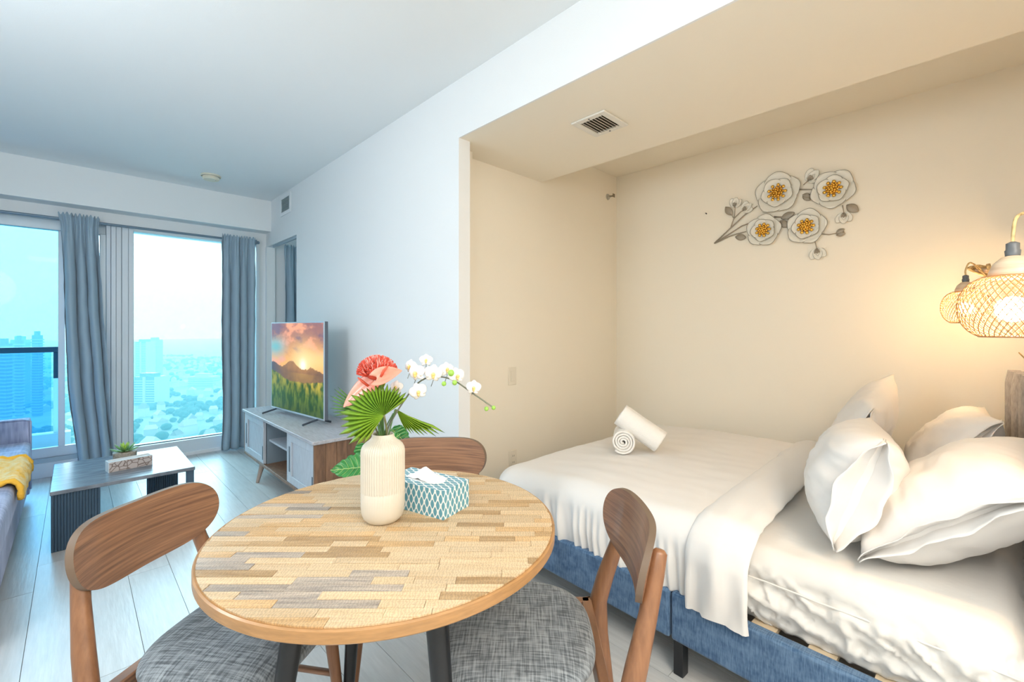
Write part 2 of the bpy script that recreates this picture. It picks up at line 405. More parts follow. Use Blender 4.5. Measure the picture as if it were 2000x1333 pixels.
while k < 170:
    D = 380 + 1100 * rnd.random() ** 1.5
    u = rnd.uniform(-20, 440) if rnd.random() < .75 else rnd.uniform(560, 0)
    g = P(u, HZ, F=D)
    if any(math.hypot(g.x - q[0], g.y - q[1]) < q[2] + 20 for q in TWR): continue
    TWR.append((g.x, g.y, 14))
    if hm is None:
        hm = thing('house', 'small hazy low-rise house among the trees far below', 'house', (g.x, g.y, GZ), rnd.random() * 3, 'hazy houses far below the windows')
        MB().box(-8, 8, -6, 6, 0, 6).build('walls', hw_m, hm, local=True)
        MB().add([(-8.6, -6.6, 6), (8.6, -6.6, 6), (8.6, 6.6, 6), (-8.6, 6.6, 6), (-6, 0, 9.5), (6, 0, 9.5)], [(0, 1, 5, 4), (1, 2, 5), (2, 3, 4, 5), (3, 0, 4), (3, 2, 1, 0)]).build('roof', roof_m, hm, local=True)
    else:
        o = dup(hm, (g.x, g.y, GZ), rnd.random() * 3); q = rnd.uniform(.4, .9); o.scale = (q, q * rnd.uniform(.7, 1.2), rnd.uniform(.8, 1.8))
    k += 1
tm = MB(); tm.fix = False
for i in range(7000):
    D = 340 + 1500 * rnd.random() ** 1.4
    u = rnd.uniform(-120, 620)
    g = P(u, HZ, F=D); r = rnd.uniform(2.5, 6.0)
    if nz(g.x, g.y, 0, .006) < -0.12 or any(abs(g.x - q[0]) < q[2] + r and abs(g.y - q[1]) < q[2] + r for q in TWR): continue
    tm.blob((g.x, g.y, GZ + r * .6), (r, r, r * .75), nu=6, nv=4)
tm.build('tree_canopy', leaf_far, smooth=180, kind='stuff', label='bluish hazy tree canopy covering the city far below the windows', cat='trees')
# the summer haze: real scattering air from beyond the balcony outwards
hz = bpy.data.materials.new('haze_air'); hz.use_nodes = True; nt = hz.node_tree; nt.nodes.clear()
o_ = nt.nodes.new('ShaderNodeOutputMaterial'); vs_ = nt.nodes.new('ShaderNodeVolumeScatter')
vs_.inputs['Color'].default_value = (0.36, 0.86, 0.97, 1); vs_.inputs['Density'].default_value = 0.0008; vs_.inputs['Anisotropy'].default_value = 0.0
nt.links.new(vs_.outputs[0], o_.inputs['Volume'])
MB().box(-4500, 4500, 60, 5500, GZ - 5, 260).build('haze', hz, kind='stuff', label='blue summer haze hanging over the city outside the windows', cat='haze')

# ================================================================ bed
BR = -math.atan(0.042)                       # the bed stands slightly askew
BL, BW = 1.855, 1.545
bed_o = (1.575, 1.745, 0)
BM = Matrix.Translation(Vector(bed_o)) @ Matrix.Rotation(BR, 4, 'Z')
def bl(x, y, z): return BM @ Vector((x, y, z))      # x across from the near side, y = 0 at the foot, negative to the head
bed = thing('bed_frame', 'blue upholstered bed frame with black legs standing in the alcove', 'bed', bed_o, BR)
jy = P(1316, 1200, X=1.535).y - 1.745               # the joint between the two side rails
for nm, y0, y1 in (('side_rail', jy + .003, -0.002), ('side_rail', -BL, jy - .003)):
    Box(nm, -0.025, 0.02, y0, y1, 0.12, 0.29, bedblue_m, bed, bevel=.010, local=True)
    Box(nm, BW - .02, BW + .025, y0, y1, 0.12, 0.29, bedblue_m, bed, bevel=.010, local=True)
Box('foot_rail', -0.025, BW + .025, 0.0, 0.045, 0.12, 0.29, bedblue_m, bed, bevel=.010, local=True)
for lx in (0.0, BW / 2, BW - .035):
    for ly in (0.005, jy - .045, -BL + .02):
        Box('leg', lx - .018, lx + .022, ly - .0, ly + .035, 0, 0.14, black_m, bed, bevel=.002, local=True)
for i in range(12):
    y = -BL + .06 + i * .155
    Box('slat', 0.021, BW - .021, y, y + .07, 0.268, 0.282, mat('pine_slat', (0.66, 0.53, 0.36), .7) if i == 0 else MATS['pine_slat'], bed, local=True)
Box('ledge', 0.0205, 0.05, -BL, 0, 0.20, 0.267, black_m, bed, local=True)
# headboard with vertical channels
h0, h1 = P(1956, 731, X=3.10), P(2000, 745, X=2.66)
hd = (h0 - h1); hd.z = 0; hd.normalize(); hn = Vector((-hd.y, hd.x, 0))
hz_ = 1.03
HM = Matrix(((hd.x, hn.x, 0, h0.x), (hd.y, hn.y, 0, h0.y), (0, 0, 1, 0), (0, 0, 0, 1)))
hb = thing('headboard', 'grey headboard padded in vertical channels behind the pillows', 'headboard', (h0.x, h0.y, 0), math.atan2(hd.y, hd.x))
HWD = 1.66; nch = 12; cw = HWD / nch
MB().box(-HWD, 0, -0.09, -0.03, 0.10, hz_ - .004).build('back_panel', headgrey_m, hb, local=True, bevel=.012)
for i in range(nch):
    pr = []
    for j in range(9):
        t = j / 8; a = -PI / 2 + t * PI
        pr.append((-i * cw - cw / 2 + math.sin(a) * cw / 2 * .985, -0.033 + .030 * math.cos(a) ** .5))
    def ch(u, v, pr=pr):
        q = pr[min(8, int(round(u * 8)))]
        zz = 0.30 + (hz_ - .30) * min(v / .9, 1); k = 0 if v < .9 else (v - .9) / .1
        return (q[0], q[1] - k * .05 * (1 if q[1] > -.033 else 0), zz + (-.012 if v < .9 and v > .8 else 0) * 0)
    MB().grid(ch, 8, 12).build('channel', headgrey_m, hb, local=True, smooth=50)

# mattress with its fitted sheet
MT = 0.515
def drape(u, v, W, L, top, r, fold=None, hangx=1.0):
    cx = min(max(u, r), W - r); cy = min(max(v, r), L - r)
    ex, ey = u - cx, v - cy; d = math.hypot(ex, ey)
    if d < 1e-9: off = drop = 0; dx = dy = 0
    else:
        dx, dy = ex / d, ey / d; q = r * PI / 2
        if d < q: off = r * math.sin(d / r); drop = r * (1 - math.cos(d / r))
        else: off = r; drop = r + d - q
    if fold and d > 0:
        off += fold(u, v, drop, dx, dy)
    return cx + dx * off, cy + dy * off, top - drop
def sag(x, y, z):                 # the foot end, nearest the room, hangs a little lower
    k = sstep(-.60, .02, y) * (1 - .55 * max(0, min(1, x / BW)))
    return z - (z - .284) * .20 * k
mt = thing('mattress', 'white sheeted mattress on the blue bed frame', 'mattress', bed_o, BR)
def sheet_fold(u, v, dr, dx, dy):
    k = sstep(.02, .12, dr) * (1 - .5 * sstep(.18, .27, dr))
    s = v if abs(dx) > abs(dy) else u
    return k * (.026 * nz(s * 1.0 + dr * 1.6, dr * 2.2, 3, 7) + .022 * (.5 - abs(nz(s - dr * .8, dr * 1.0, 7, 17)))  + .006 * nz(s, dr, 9, 45) + .016 * max(0, .22 - abs(nz(s * 1.0 + dr * .9, dr * .7, 12, 11))) * 4.0 + .010 * max(0, .2 - abs(nz(s - dr * 1.2, dr, 15, 21))) * 4.0) - .030 * sstep(.17, .26, dr)
W_, L_ = BW - .07, BL - .03
def mfn(a, b):
    hg = .215
    u = -hg + a * (W_ + 2 * hg); v = -hg + b * (L_ + 2 * hg)
    x, y, z = drape(u, v, W_, L_, MT, .055, sheet_fold)
    z += .004 * nz(u, v, 0, 5) * (1 if z > MT - .02 else .3) + (.0035 * nz(u * 3, v * 9, 5, 2) if z > MT - .05 else 0)
    return (x + .034, -L_ + y - .01, max(sag(x, -L_ + y, z), .284))
MB().grid(mfn, 240, 420).build('fitted_sheet', sheet_m, mt, local=True, smooth=180)
MB().tube([(0.020 + .004 * nz(i, 0, 0, .9), -BL + .02 + i * .05 * .97, MT - .085 + .004 * nz(i, 3, 0, .7)) for i in range(30)], .003, 6).build('piping', sheet_m, mt, local=True, smooth=180)
Box('core', .09, BW - .09, -L_ + .03, -.06, .285, .45, sheet_m, mt, local=True)

# duvet over the foot half
fN = P(1370, 1190, X=1.52).y - 1.745; fF = P(1540, 865, Z=.56).y - 1.745     # its folded edge at the near and the far side
dv = thing('duvet', 'white duvet spread over the foot half of the bed', 'duvet', bed_o, BR)
DT = 0.548
def dfold(u, v, dr, dx, dy):
    side = abs(dx) > abs(dy)
    s = v if side else u
    k = sstep(.03, .20, dr)
    fo = .014 * math.sin(s * 62 + 2.2 * nz(s, 0, 1, 3)) * (.35 + .65 * abs(nz(s, 4, 0, 2.3)) * 2) + .012 * nz(s * 1.0, dr * .3, 3, 13)
    fo += .0065 * math.sin(s * 150 + 5 * nz(s, dr * .5, 6, 5) + dr * 9) * sstep(.02, .14, dr) * (.4 + abs(nz(s, 2, 8, 5)) * 2)
    return k * fo + .012 * dr / .3 * (1 - sstep(.15, .3, dr) * 1.6) + .012
DL = 1.9
def dfn(a, b, band=False):
    hg = .262
    u = -hg + a * (BW + 2 * hg)
    uu = min(max(u / BW, 0), 1)
    yb = fN + (fF - fN) * uu                     # where the band begins (negative)
    L = -yb
    v = b * (L + .27)                            # 0 at the band, L at the foot edge
    v2 = v + .4                                  # keep clear of the rounding at the head end
    x, y, z = drape(u, v2, BW, L + .4, DT, .10, dfold)
    y -= .4
    z += .010 * nz(u, v, 2, 2.2) + .004 * nz(u * 2, v, 4, 6)
    return (x, yb + y, max(sag(x, yb + y, z), .285))
MB().grid(dfn, 260, 340).build('cover', linen_m, dv, local=True, smooth=180, origin=None)
dv2 = dv
def bfn(a, b):                                   # the thick folded-back band
    hg = .238
    u = -hg + a * (BW + 2 * hg)
    uu = min(max(u / BW, 0), 1)
    yb = fN + (fF - fN) * uu
    bw = .205
    q = b * 2 * PI
    w = math.cos(q) * bw / 2 - bw / 2 + .045 - .012 * nz(u * 2, 1, 1, 4)
    th = .020 + .010 * abs(math.sin(q)) + .008 * nz(u, b * 3, 2, 5)
    x, y, z = drape(u, .5, BW, 1.0, DT + .002, .10, lambda u, v, dr, dx, dy: dfold(-w * 1.3, v, dr, 0, 1) * .8 + sstep(.03, .2, dr) * .010 * math.sin(w * 70 + u * 6) + .012)
    nx = -1 if u < 0 else (1 if u > BW else 0)
    s = math.sin(q) * th
    k = min(1, max(0, (DT - z) / .1))
    return (x + nx * s * k, yb + w, z + s * (1 - k) + .002 - .006 * k * abs(math.cos(q)))
MB().grid(lambda a, b: bfn(b, a), 36, 200, wrapu=True).build('folded_edge', linen_m, dv, local=True, smooth=180)

# pillows
def pillow(label, loc, rot, L=.70, W=.45, T=.19, seed=0, open_end=True, group=None, gap=.022):
    t = thing('pillow', label, 'pillow', loc, rot=rot)
    def body(side):
        def fn(a, b):
            a, b = a * 2 - 1, b * 2 - 1
            th = T / 2 * max(0, (1 - abs(a) ** 3.4) * (1 - abs(b) ** 2.4)) ** .52
            x = L / 2 * a * (1 - .055 * (1 - b * b)); z = W / 2 * b * (1 - .07 * (1 - a * a))
            e = 1 - min(1, th / (T / 2) * 1.3)
            th += (.012 * nz(a * 2 + seed, b * 2, side, 1.5) + e * .007 * nz(a * 9 + seed, b * 9, side, .9) + .004 * nz(a * 5 + seed, b * 12, side + 4, .8)) * min(1, th / .02)
            return (x, side * th, z)
        return fn
    m = MB().grid(body(1), 56, 40).grid(body(-1), 56, 40)
    m.build('pillow_body', linen_m, t, local=True, smooth=180)
    hl = .06
    def hem(side):
        def fn(a, b):
            b2 = b * 2 - 1
            x = -L / 2 * (1 - .055 * (1 - b2 * b2)) - a * hl + .012
            y = side * (.003 + (gap * (1 - b2 * b2)) * a) + .005 * math.sin(b2 * 9 + seed) * a + .004 * nz(b2 * 6 + seed, a * 3, 2, 1)
            return (x, y, W / 2 * b2 * (1 - .03 * a))
        return fn
    MB().grid(hem(1), 5, 36).grid(hem(-1), 5, 36).build('pillowcase_hem', linen_m, t, local=True, smooth=180, solid=.002)
    return t
def rotm(yaw, lean, roll=0):
    e = (Matrix.Rotation(yaw, 3, 'Z') @ Matrix.Rotation(lean, 3, 'X') @ Matrix.Rotation(roll, 3, 'Y')).to_euler(); return tuple(e)
pillow('plump white pillow at the front, its open hem towards the room', (1.99, .285, .705), rotm(.16, math.radians(20), .05), seed=1, gap=.06, T=.27, L=.60, W=.37)
pillow('white pillow standing behind the front one, one corner pointing up at the wall', (2.68, .36, .735), rotm(.06, math.radians(24), -.16), seed=5, T=.20, L=.66, W=.46, open_end=False)
pillow('largest white pillow leaning on the headboard at the right edge of the photo', (1.97, .02, .70), rotm(-.06, math.radians(50), -.04), seed=9, gap=.02, T=.25, L=.66, W=.45)
pillow('white pillow touching the far end of the grey headboard', (2.79, .06, .70), rotm(.02, math.radians(40), .06), seed=13, T=.20, L=.62, W=.42)

# rolled towels
def towel(label, a, b, R, seed=0, turns=4.3):
    a, b = Vector(a), Vector(b); d = (b - a); Ln = d.length
    c = (a + b) / 2
    Q = Vector((0, 0, 1)).rotation_difference(d)
    t = thing('rolled_towel', label, 'towel', c, rot=tuple(Q.to_euler()), group=None)
    n = 150; th = R / turns
    def side(off):
        def fn(u, v):
            f = u; ang = f * turns * 2 * PI
            r = R * (.10 + .90 * f) + off
            z = (v - .5) * (Ln - .010 * (1 - f) ** 2 * 0 - .02 * (1 - min(1, (1 - abs(v - .5) * 2) * 8)) * (.4 + .6 * abs(math.sin(ang * .5))))
            r += .0018 * nz(ang, v * 6, seed, 1)
            return (r * math.cos(ang), r * math.sin(ang), z)
        return fn
    m = MB().grid(side(0), n, 14)
    m.build('towel_roll', towel_m, t, local=True, smooth=180, solid=R * .9 / turns * .80)
    return t
tb = P(1217, 865, Z=.613)
towel('smaller rolled white towel lying on the bed, its spiral end facing the room', tb, tb + (FV + RV * .27) * .21, .062, 2, 4.2)
ta0 = P(1213, 810, F=tb.dot(FV) + .10); ta1 = P(1290, 860, F=tb.dot(FV) + .02)
ta1.z = .612
towel('larger rolled white towel propped across the smaller roll', ta0 - (ta1 - ta0).normalized() * .012, ta1 + (ta1 - ta0).normalized() * .012, .064, 5, 4.2)

# ================================================================ dining table
tc_ = Vector((.5565, .992, 0)); TR = .40; TZ = .748
rad = mat('strip_wood', (0.60, 0.41, 0.22), 0.32, col2=(0.45, 0.28, 0.13), vscale=3.0, stretch=(3, 40, 10), rand=0.28, bump=0.25, bscale=12)
grey_strip = mat('weathered_sheen_strip_wood', (0.50, 0.42, 0.34), 0.32, col2=(0.27, 0.23, 0.20), vscale=3.0, stretch=(3, 40, 10), rand=0.22, bump=0.3, bscale=12)  # weathered grey wood, also the painted window sheen on the left
pale_strip = mat('pale_strip_wood', (0.70, 0.54, 0.35), 0.32, col2=(0.60, 0.43, 0.25), vscale=3.0, stretch=(3, 40, 10), rand=0.10, bump=0.25, bscale=12)
edge_m = mat('table_edge_wood', (0.44, 0.235, 0.09), 0.4, var=.25, vscale=5, stretch=(4, 4, 30), coat=.2)
tab = thing('dining_table', 'round dining table topped with mixed reclaimed wood strips on black splayed legs', 'table', tc_, -math.atan2(SA, CA))
MB().lathe([(0.001, -.026), (TR - .004, -.026), (TR, -.022), (TR, -.003), (TR - .003, -.0005), (TR - .006, -.0015), (.001, -.0015)], 128, (0, 0, TZ)).build('table_edge', edge_m, tab, local=True, smooth=40)
rows = 33; RI = TR - .0065; rh = 2 * RI / rows
r2 = random.Random(11)
for i in range(rows):
    y0, y1 = -RI + i * rh, -RI + (i + 1) * rh
    ymx = max(abs(y0), abs(y1)); 
    hw = math.sqrt(max(RI * RI - min(abs(y0), abs(y1)) ** 2, 1e-6))
    if y0 < 0 < y1: hw = RI
    x = -hw - r2.random() * .10
    while x < hw:
        L = r2.choice((.07, .10, .13, .13, .16, .19)) * 1.12; xa, xb = max(x, -hw), min(x + L, hw)
        if xb > hw - .02: xb = hw
        if xb - xa < .004: x += L; continue
        g = .0004; ol = []
        def lim(xx, yy):
            q = math.sqrt(max(RI * RI - yy * yy, 0)); return max(-q, min(q, xx))
        ya, yb_ = y0 + g, y1 - g
        N = 20 if (x <= -hw or xb == hw) else 4
        for j in range(N + 1):
            xx = xa + g + (xb - xa - 2 * g) * j / N; lo = max(ya, -math.sqrt(max(RI * RI - xx * xx, 0))); ol.append((xx, min(lo, yb_)))
        for j in range(N + 1):
            xx = xb - g - (xb - xa - 2 * g) * j / N; hi = min(yb_, math.sqrt(max(RI * RI - xx * xx, 0))); ol.append((xx, max(hi, ya)))
        cl = []
        for p in ol:
            if not cl or (abs(p[0] - cl[-1][0]) + abs(p[1] - cl[-1][1])) > 1e-5: cl.append(p)
        if len(cl) >= 3:
            cx = (xa + xb) / 2; cyy = (y0 + y1) / 2
            q = r2.random()
            left_sheen = sstep(.1, -.35, cx)  # more grey strips leftwards stand in for the window's reflection
            mm = grey_strip if q < .03 + .12 * left_sheen else (pale_strip if q < .62 else rad)
            h = .0004 + r2.random() * .0012
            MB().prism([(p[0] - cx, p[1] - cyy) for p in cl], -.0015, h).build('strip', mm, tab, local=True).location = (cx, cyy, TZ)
        x += L
for mm in (rad, grey_strip, pale_strip):          # rough saw marks across the strips
    nt = mm.node_tree; b = nt.nodes['Principled BSDF']
    tc = nt.nodes.new('ShaderNodeTexCoord'); wv_ = nt.nodes.new('ShaderNodeTexWave'); wv_.inputs['Scale'].default_value = 55; wv_.inputs['Distortion'].default_value = 9; wv_.inputs['Detail'].default_value = 3; wv_.inputs['Detail Scale'].default_value = 1.6
    nt.links.new(tc.outputs['Object'], wv_.inputs['Vector'])
    mr = nt.nodes.new('ShaderNodeMapRange'); mr.inputs['To Min'].default_value = .80; mr.inputs['To Max'].default_value = 1.06; nt.links.new(wv_.outputs['Fac'], mr.inputs[0])
    old = b.inputs['Base Color'].links[0].from_socket
    mu = nt.nodes.new('ShaderNodeVectorMath'); mu.operation = 'SCALE'; nt.links.new(old, mu.inputs[0]); nt.links.new(mr.outputs[0], mu.inputs[3]); nt.links.new(mu.outputs[0], b.inputs['Base Color'])
for k in range(4):
    a = PI / 4 + k * PI / 2 - .087
    c_, s_ = math.cos(a), math.sin(a)
    MB().tube([(c_ * .20, s_ * .20, TZ - .026), (c_ * .315, s_ * .315, 0)], [.026, .013], 20).build('leg', black_m, tab, local=True, smooth=50)
MB().tube([(-.2, 0, TZ - .045), (.2, 0, TZ - .045)], .012, 8).tube([(0, -.2, TZ - .045), (0, .2, TZ - .045)], .012, 8).build('under_frame', black_m, tab, local=True, smooth=50)

# ================================================================ chairs
def make_chair(label, group):
    t = thing('dining_chair', label, 'chair', (0, 0, 0), 0, group)
    # seat cushion: rounded trapezoid, front is +y
    def seat(a, b):
        ang = a * 2 * PI; p = b * PI
        c, s = math.cos(ang), math.sin(ang); n = .70
        X = math.copysign(abs(c) ** n, c); Yy = math.copysign(abs(s) ** n, s)
        rr = math.sin(p) ** .42
        hwid = .208 + .010 * Yy
        return (X * rr * hwid, Yy * rr * .195 + .040, .455 - math.cos(p) * .036 - .004)
    MB().grid(seat, 56, 16, wrapu=True).build('seat', seat_m, t, local=True, smooth=180)
    m = MB()
    m.box(-.195, .195, -.175, -.150, .375, .425).box(-.19, .19, .150, .175, .375, .425)
    m.box(-.195, -.172, -.175, .175, .375, .425).box(.172, .195, -.175, .175, .375, .425)
    m.build('seat_frame', walnut_m, t, local=True, bevel=.004)
    for s in (-1, 1):
        pts = []; rs = []
        for z, y, x, r in ((0, -.265, .200, .011), (.15, -.232, .198, .014), (.32, -.206, .194, .019), (.42, -.200, .188, .0205), (.50, -.220, .180, .0195), (.60, -.249, .163, .0165), (.68, -.268, .150, .0160), (.728, -.279, .145, .0140), (.735, -.281, .144, .008)):
            pts.append((x * s, y, z)); rs.append(r)
        MB().tube(pts, rs, 14, flat=1.25, upv=(1, 0, 0)).build('leg', walnut2_m, t, local=True, smooth=60)
        MB().tube([(.165 * s, .160, .40), (.195 * s, .195, 0)], [.019, .011], 14).build('leg', walnut2_m, t, local=True, smooth=60)
        MB().tube([(.197 * s, -.225, .22), (.180 * s, .175, .22)], .009, 10).build('stretcher', walnut_m, t, local=True, smooth=60)
    MB().tube([(-.19, -.03, .22), (.19, -.03, .22)], .009, 10).build('stretcher', walnut_m, t, local=True, smooth=60)
    # curved plywood backrest
    HWb, R = .212, .44
    def face(off):
        def fn(a, b):
            s = math.sin((a - .5) * PI); q = b * 2 - 1
            hh = (.081 + .004 * abs(s) ** 1.5) * max(0, 1 - abs(s) ** 4) ** .5 + 0.0005
            xx = s * HWb
            zz = q * hh + (.014 * s * s)
            rad_ = R + off
            an = xx / R
            x = rad_ * math.sin(an); y = -rad_ * math.cos(an) + R
            y += -zz * .20
            return (x, y - .272, .685 + zz)
        return fn
    th = .0075
    m = MB().grid(face(-th), 40, 12); n = len(m.v)
    m.grid(face(th), 40, 12)
    m.fix = False
    W = 41
    ring = [i for i in range(W)] + [j * W + 40 for j in range(1, 13)] + [12 * W + i for i in range(39, -1, -1)] + [j * W for j in range(11, 0, -1)]
    fr = MB()
    m.f = [tuple(reversed(f)) if max(f) < n else f for f in m.f]
    m.build('backrest', walnut_m, t, local=True, smooth=60)
    fr.v = [m.v[i] for i in ring] + [m.v[i + n] for i in ring]
    k = len(ring)
    fr.f = [(i, (i + 1) % k, k + (i + 1) % k, k + i) for i in range(k)]
    fr.build('plywood_edge', ply_m, t, local=True, smooth=60)
    return t
grp = 'walnut dining chairs around the round table'
ch1 = make_chair('walnut chair with a grey seat nearest the sofa, its curved back at the lower left', grp)
def seat_chair(o, bx, by, fx, fy, label=None):
    """(bx, by) = middle of the backrest, facing (fx, fy)"""
    f = Vector((fx, fy)).normalized(); a = math.atan2(-f.x, f.y)
    loc = (bx + f.x * .235, by + f.y * .235, 0)
    if o is None: return dup(ch1, loc, a, label, grp)
    o.location = loc; o.rotation_euler = (0, 0, a); return o
ch2 = seat_chair(None, .992, .607, -.695, .719, 'walnut chair between the table and the bed, its back turned towards the bed')
ch3 = seat_chair(None, 1.045, 1.51, -.68, -.71, 'farthest walnut chair, behind the vase on the far side of the table')
seat_chair(ch1, .147, 1.497, .59, -.76)

# ================================================================ vase
vb = P(748, 1017, Z=TZ); VX, VY = vb.x, vb.y
cer_m = mat('cream_ceramic', (0.62, 0.575, 0.49), 0.45, coat=.1)
vs = thing('ribbed_vase', 'tall cream ribbed ceramic vase holding the flowers on the table', 'vase', (VX, VY, TZ))
VR = .0525
prof = [(.001, .001), (.032, .0015), (.038, .004), (.046, .012), (.050, .022), (VR, .04), (VR, .075)]
n = 40
def rf(t, z):
    return 1 + (.040 * (abs(math.cos(t * 26)) - .6) * sstep(.074, .078, z) * (1 - sstep(.205, .214, z)))
for i in range(n + 1): prof.append((VR - .0005, .076 + (.172 - .076) * i / n))
for r, z in ((.0505, .180), (.047, .187), (.041, .193), (.034, .198), (.029, .203), (.0265, .208), (.0262, .213), (.0250, .2145), (.0235, .213), (.023, .205), (.025, .19), (.02, .12), (.001, .11)): prof.append((r * (1 if z > .2 else 1), z))
m = MB().lathe(prof, 312, (0, 0, 0), rfun=rf); m.fix = True
m.build('vase_body', cer_m, vs, local=True, smooth=180)

# ================================================================ tissue box
c00 = P(866, 1018, Z=TZ); c10 = P(915, 990, Z=TZ); c01 = P(788, 990, Z=TZ)
ex = (c10 - c00); ey = (c01 - c00); LX = ex.length; LY = ey.length
ax = math.atan2(ex.y, ex.x)
print('tissue', LX, LY, math.degrees(ax - math.atan2(ey.y, ey.x)))
LX, LY = .105, .205
tis_m = bpy.data.materials.new('lattice_card'); tis_m.use_nodes = True; nt = tis_m.node_tree; b = nt.nodes['Principled BSDF']; b.inputs['Roughness'].default_value = .55
tc = nt.nodes.new('ShaderNodeUVMap'); sx = nt.nodes.new('ShaderNodeSeparateXYZ'); nt.links.new(tc.outputs[0], sx.inputs[0])
def mth(op, a, b_=None, c=None):
    n = nt.nodes.new('ShaderNodeMath'); n.operation = op
    for i, q in enumerate((a, b_, c)):
        if q is None: continue
        if isinstance(q, (int, float)): n.inputs[i].default_value = q
        else: nt.links.new(q, n.inputs[i])
    return n.outputs[0]
ca_ = mth('COSINE', mth('MULTIPLY', sx.outputs[0], 2 * PI / .0178)); cb_ = mth('COSINE', mth('MULTIPLY', sx.outputs[1], 2 * PI / .034))
f_ = mth('ADD', ca_, cb_); af = mth('ABSOLUTE', f_)
cr = nt.nodes.new('ShaderNodeValToRGB'); nt.links.new(mth('MULTIPLY', af, .5), cr.inputs[0])
cr.color_ramp.interpolation = 'LINEAR'
e = cr.color_ramp.elements; e[0].position = .23; e[0].color = (.80, .84, .84, 1); e[1].position = .29; e[1].color = (.11, .32, .42, 1)
nt.links.new(cr.outputs[0], b.inputs['Base Color'])
tbx = thing('tissue_box', 'tissue box with a teal and white lattice pattern beside the vase', 'tissue box', (c00.x, c00.y, TZ), ax)
TH = .072
me = bpy.data.meshes.new('box_body')
vv = [(0, 0, 0), (LX, 0, 0), (LX, LY, 0), (0, LY, 0), (0, 0, TH), (LX, 0, TH), (LX, LY, TH), (0, LY, TH)]
ff = [(3, 2, 1, 0), (4, 5, 6, 7), (0, 1, 5, 4), (1, 2, 6, 5), (2, 3, 7, 6), (3, 0, 4, 7)]
me.from_pydata(vv, [], ff); uvl = me.uv_layers.new(name='UVMap')
for p in me.polygons:
    for li in p.loop_indices:
        c = me.vertices[me.loops[li].vertex_index].co
        uvl.data[li].uv = (c.x, c.y) if abs(p.normal.z) > .5 else ((c.x, c.z) if abs(p.normal.y) > .5 else (c.y, c.z))
me.materials.append(tis_m)
bb = bpy.data.objects.new('box_body', me); put(bb, tbx)
paper_m = mat('tissue_paper', (.86, .88, .88), .9, bump=.2, bscale=60)
ol = [(LX / 2 + .030 * math.cos(t * PI / 12), LY / 2 + .062 * math.sin(t * PI / 12)) for t in range(24)]
MB().prism(ol, TH, TH + .0008).build('opening_film', paper_m, tbx, local=True)
def tfn(a, b):
    a2, b2 = a * 2 - 1, b * 2 - 1
    x = LX / 2 + a2 * .028 * (1 - .2 * b); y = LY / 2 + b2 * .052
    z = TH + .001 + .030 * max(0, 1 - abs(a2 * .9 + b2 * .1)) ** .9 * max(0, 1 - abs(b2) ** 1.3) + .004 * nz(a * 5, b * 5, 1, 1.4) * (1 - b2 * b2)
    return (x, y, max(z, TH + .001))
MB().grid(tfn, 18, 18).build('tissue', paper_m, tbx, local=True, smooth=35)

# ================================================================ bouquet (stands in the vase)
VF = Vector((VX, VY, 0)).dot(FV)
palm_m = mat('palm_green', (0.26, 0.42, 0.03), 0.45, col2=(0.12, 0.27, 0.03), vscale=9, spec=.4)
palm2_m = mat('palm_green_dark', (0.14, 0.32, 0.05), 0.5, col2=(0.07, 0.20, 0.04), vscale=9)
stem_m = mat('stem_green', (0.10, 0.22, 0.07), 0.5); stemb_m = mat('stem_olive', (0.20, 0.22, 0.10), 0.5)
def pf(u, v, dF=0): return P(u, v, F=VF + dF)
NECK = Vector((VX, VY, TZ + .20)); FOOT = Vector((VX, VY, TZ + .118))
def stem_pts(end, mids=(), jit=(0, 0)):
    s0 = FOOT + Vector((-jit[0] * .5, -jit[1] * .5, 0)); s1 = NECK + Vector((jit[0], jit[1], 0.012))
    pts = [s0, s1] + list(mids) + [end]
    out = []
    for i in range(len(pts) - 1):
        p0 = pts[max(i - 1, 0)]; p1 = pts[i]; p2 = pts[i + 1]; p3 = pts[min(i + 2, len(pts) - 1)]
        for j in range(6):
            t = j / 6
            out.append(.5 * ((2 * p1) + (-p0 + p2) * t + (2 * p0 - 5 * p1 + 4 * p2 - p3) * t * t + (-p0 + 3 * p1 - 3 * p2 + p3) * t ** 3))
    return out + [pts[-1]]
def palm(label, hub, dF, a0, a1, n, rfun, slope, m, jit, wave=.004, cut=.72, dx_tilt=0):
    H = pf(*hub, dF)
    t = thing('palm_leaf', label, 'leaf', H)
    m_ = MB(); px = (VF + dF) / FX
    def pt(ang, r, off):
        x = r * math.cos(ang) * px; z = r * math.sin(ang) * px
        return H + RV * x + UV * z + FV * (-off - slope[0] * x - slope[1] * z - .012 * math.sin(min(1, r / 70) * PI) * 1.0)
    for i in range(n):
        f = (i + .5) / n; dA = (a1 - a0) / n; am = a0 + (a1 - a0) * f; R = rfun(f) * (1 + .05 * math.sin(i * 2.3))
        segs = [0.02, .25, .5, cut, .85, 1.0]; L = []; C = []; Rr = []
        for q in segs:
            wd = dA / 2 if q <= cut else dA / 2 * (1 - q) / (1 - cut) * .95
            h = wave * min(1, q * 1.6) * (1 if q <= cut else (1 - q) / (1 - cut))
            C.append(pt(am, q * R, h)); L.append(pt(am - wd, q * R, -h)); Rr.append(pt(am + wd, q * R, -h))
        k = len(segs)
        m_.add(L + C + Rr, [(j, j + 1, k + j + 1, k + j) for j in range(k - 1)] + [(k + j, k + j + 1, 2 * k + j + 1, 2 * k + j) for j in range(k - 1)])
    m_.build('leaf_blade', m, t, solid=.0007, smooth=20)
    MB().tube(stem_pts(H, (), jit), .0024, 8).build('stalk', stemb_m, t, smooth=180)
    return t
R_ = math.radians
def itp(f, T):
    for (a, x), (b, y) in zip(T, T[1:]):
        if f <= b: return x + (y - x) * (f - a) / (b - a)
    return T[-1][1]
